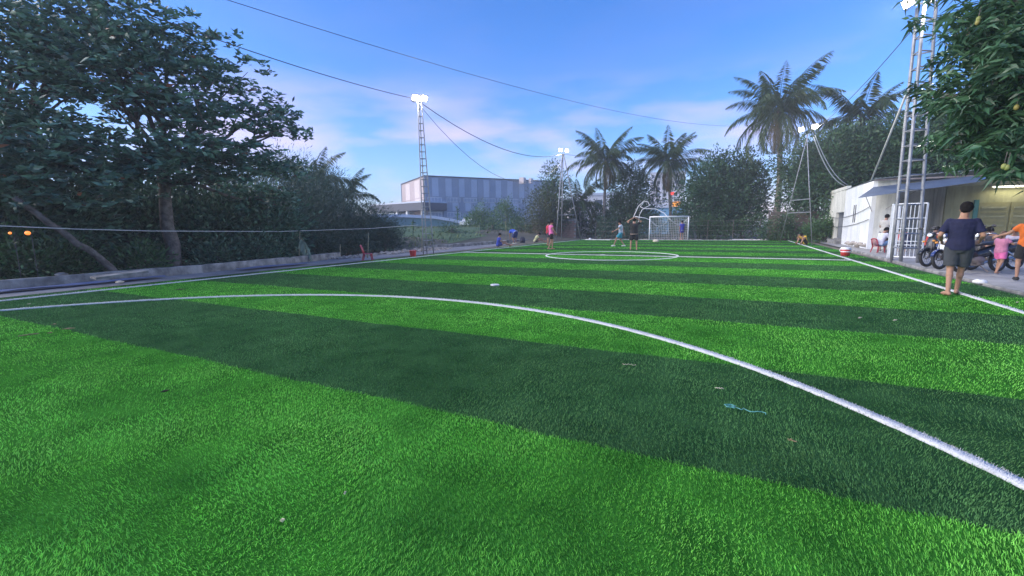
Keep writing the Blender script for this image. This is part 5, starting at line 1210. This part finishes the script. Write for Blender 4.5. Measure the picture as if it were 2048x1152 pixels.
# string, twigs and fallen leaves on the turf
def wiggle(label, a, b, r, mt, name, cat, seed, amp=.02, z=.036):
    a, b = spot(*a), spot(*b); rr = random.Random(seed); n = 14; P = []
    for i in range(n+1):
        t = i/n; q = (b-a)*t; P.append(q+Vector((rr.uniform(-amp,amp), rr.uniform(-amp,amp), z+rr.uniform(-.004,.006))))
    mb = MB(); mb.tube(P, r, 5); return solid(name, mb, mt, label, cat, a, smooth=True)
M['string'] = mat('string_cyan', (.10,.33,.30), .6)
o_ = wiggle('pale turquoise string lying on the dark turf near the right arc', (1456,822), (1532,837), .0035, M['string'], 'string', 'string', 5, .014)
rr = random.Random(3); a = spot(1460, 824); mb = MB(); mb.tube([(.03*math.cos(i*1.3)+rr.uniform(-.012,.012), .03*math.sin(i*1.3)+rr.uniform(-.012,.012), .038+rr.uniform(0,.012)) for i in range(16)], .003, 5)
solid('string_knot', mb, M['string'], 'tangled knot at the left end of the turquoise string', 'string', a)
wiggle('small pale straw lying on the dark turf above the string', (1429,784), (1446,786), .003, M['palebit'], 'straw', 'straw', 6, .004)
wiggle('faint pale thread on the dark turf right of centre', (1246,735), (1270,737), .002, M['palebit'], 'thread', 'thread', 8, .012)
wiggle('tan twig on the dark turf below the string', (1576,889), (1592,894), .004, M['frond_dry'], 'twig', 'twig', 7, .005)
wiggle('long dry leaf stalk on the light turf at the left edge', (40,677), (80,672), .008, M['frond_dry'], 'twig', 'twig', 9, .02)
for (x, y, L_, mt, lab) in ((137,658,.17,'dryleaf','curled tan leaf on the strip border at the left'), (100,666,.09,'dryleaf','small tan leaf left of the curled leaf'), (108,649,.1,'frond_dry','thin dry leaf on the dark strip border at the left'), (360,579,.24,'darkleaf','dark curled leaf on the light strip near the left touchline'), (58,608,.08,'palebit','small pale scrap between the two white lines at the left'), (565,1042,.032,'palebit','tiny cream petal on the near turf'), (690,987,.016,'palebit','tiny white speck on the near turf'), (1720,636,.06,'palebit','small pale scrap on the dark strip right of the arc'), (1790,641,.06,'palebit','small pale scrap nearest the man in navy on the dark strip'), (2035,605,.08,'palebit','pale scrap beside the touchline at the right edge'), (330,783,.07,'darkleaf','dark leaf sunk in the light turf at the left')):
    a = spot(x, y, .035); P = np.array([[0,0,0.]]); mb = MB(); w = L_*.3
    V = [(-L_/2,0,0),(-L_*.1,w/2,.012),(-L_*.1,-w/2,.01),(0,0,-.004),(L_/2,0,.012)]; mb.add(V, [(0,1,3),(0,3,2),(1,4,3),(3,4,2)]); V2 = [(q[0],q[1],q[2]-.0025) for q in V]; mb.add(V2, [(3,1,0),(2,3,0),(3,4,1),(2,4,3)])
    solid('fallen_leaf' if 'leaf' in lab else 'scrap', mb, M[mt], lab, 'leaf' if 'leaf' in lab else 'litter', a, random.uniform(0,.6)+.2)
p = spot(118, 568, -.05); bag('grey white bundle of rubbish behind the low wall at the left', at_d(122,545,16.4)+Vector((0,0,-.1)), .13, M['concrete'], 5, 'rubbish_bundle', (1.3,.9,.45))
p = spot(240, 566); bag('dirty white plastic bag on the path below the flat slab', p, .085, M['palebit'], 6, sz=(1.3,.9,.4))

# ------------------------------------------------------------------ motorbikes
def motorbike(label, loc_, rz, c1, c2, steer=.0):
    T = thing('motorbike', label, 'motorbike', loc_, rz, 'motorbikes parked on the pavement'); T.rotation_euler = (0, R(7), rz)
    mA, mB_ = mat('paint_a', c1, .25), mat('paint_b', c2, .3)
    for y in (-.6, .62):
        w = MB(); w.torus((0,y,.28), .235, .042, 'x', 24, 8); wo = part('wheel', w, M['tyre'], T, True)
        w = MB(); w.torus((0,y,.28), .195, .014, 'x', 24, 6); part('rim', w, M['chrome'], wo, True)
        w = MB(); w.ell((0,y,.28), (.05,.05,.05))
        for k in range(14):
            a = 2*math.pi*k/14; w.tube([(.02*(-1)**k,y,.28),(0,y+.195*math.cos(a),.28+.195*math.sin(a))], .004, 3)
        part('spokes', w, M['chrome'], wo)
    f = MB()
    for sx in (-.07,.07): f.tube([(sx,.62,.28),(sx,.5,.62),(sx*.7,.40,.9)], [.022,.024,.022], 7)
    part('fork', f, M['blackplastic'], T, True)
    g = MB(); g.loft([((0,.62+.29*math.cos(a),.28+.29*math.sin(a)), (.055,0,0), (0,.012*math.cos(a),.012*math.sin(a))) for a in [R(q) for q in range(20,150,16)]], 6); part('front_mudguard', g, mA, T, True)
    l = MB(); l.loft([((0,.50,.42),(.05,0,0),(0,.03,.03)),((0,.47,.6),(.15,0,0),(0,.05,.04)),((0,.40,.8),(.13,0,0),(0,.06,.03)),((0,.36,.93),(.08,0,0),(0,.05,.03))], 10); part('leg_shield', l, mB_, T, True)
    b = MB(); b.loft([((0,.40,.52),(.06,0,0),(0,.02,.10)),((0,.1,.47),(.07,0,0),(0,.02,.1)),((0,-.15,.52),(.1,0,0),(0,.02,.13)),((0,-.5,.62),(.11,0,0),(0,.02,.11)),((0,-.85,.72),(.05,0,0),(0,.02,.05))], 10); part('body_cowl', b, mA, T, True)
    e = MB(); e.ell((0,.05,.33), (.11,.2,.12)); e.box((0,.05,.24), (.16,.2,.1)); part('engine', e, M['rustmetal'], T, True)
    s = MB(); s.loft([((0,.12,.72),(.07,0,0),(0,.01,.03)),((0,-.1,.755),(.12,0,0),(0,.01,.045)),((0,-.4,.78),(.13,0,0),(0,.01,.05)),((0,-.72,.82),(.09,0,0),(0,.01,.035))], 10); part('seat', s, M['blackplastic'], T, True)
    h = MB(); h.tube([(-.34,.28,.98),(-.2,.35,1.0),(0,.38,.97),(.2,.35,1.0),(.34,.28,.98)], .014, 6); ho = part('handlebar', h, M['chrome'], T, True)
    h = MB(); h.ell((0,.42,.97), (.12,.08,.085)); part('headlight_cowl', h, mA, T, True); h = MB(); h.ell((0,.475,.955), (.075,.04,.055)); part('headlight', h, M['lampglass2'], T, True)
    for sx in (-1, 1):
        m_ = MB(); m_.tube([(sx*.24,.34,1.0),(sx*.3,.36,1.16)], .007, 5); m_.ell((sx*.33,.35,1.19), (.065,.015,.04)); part('mirror', m_, M['blackplastic'], T, True)
        m_ = MB(); m_.tube([(sx*.1,-.2,.58),(sx*.1,-.58,.3)], .025, 7); part('shock_absorber', m_, M['chrome'], T, True)
        m_ = MB(); m_.tube([(sx*.1,.5,.78),(sx*.16,.52,.77)], .03, 8); part('indicator', m_, mat('amber', (.6,.25,.03), .3), T, True)
    x = MB(); x.tube([(.1,.15,.22),(.13,-.1,.2),(.14,-.4,.27),(.15,-.85,.36)], [.022,.025,.042,.046], 8); part('exhaust', x, M['chrome'], T, True)
    x = MB(); x.loft([((0,-.6+.3*math.cos(a),.28+.3*math.sin(a)), (.06,0,0), (0,.01*math.cos(a),.01*math.sin(a))) for a in [R(q) for q in range(60,190,18)]], 6); part('rear_mudguard', x, M['blackplastic'], T, True)
    x = MB(); x.tube([(.04,.02,.25),(-.2,.0,.01)], .012, 5); part('side_stand', x, M['rustmetal'], T)
    x = MB(); x.ell((0,-.84,.76), (.07,.03,.045)); part('tail_light', x, mat('tail_red', (.5,.02,.02), .3), T, True)
    return T
for x, y, rz, c1, c2, lab in ((1885,533,2.25,(.02,.022,.03),(.03,.03,.04),'black motorbike parked right behind the white gate'), (1912,538,2.25,(.03,.05,.16),(.6,.62,.66),'dark blue motorbike with white front shield, second from the gate'), (1958,545,2.2,(.02,.02,.025),(.10,.16,.24),'black motorbike hidden behind the man in navy'), (1985,540,2.05,(.02,.02,.022),(.04,.04,.05),'black motorbike behind the girl in pink'),(1905,514,2.3,(.05,.09,.22),(.10,.16,.32),'blue motorbike in the second row behind the black one'),(1945,518,2.3,(.03,.03,.04),(.3,.05,.05),'dark motorbike with red shield in the second row')):
    p = spot(x, y); motorbike(lab, p, rz, c1, c2)
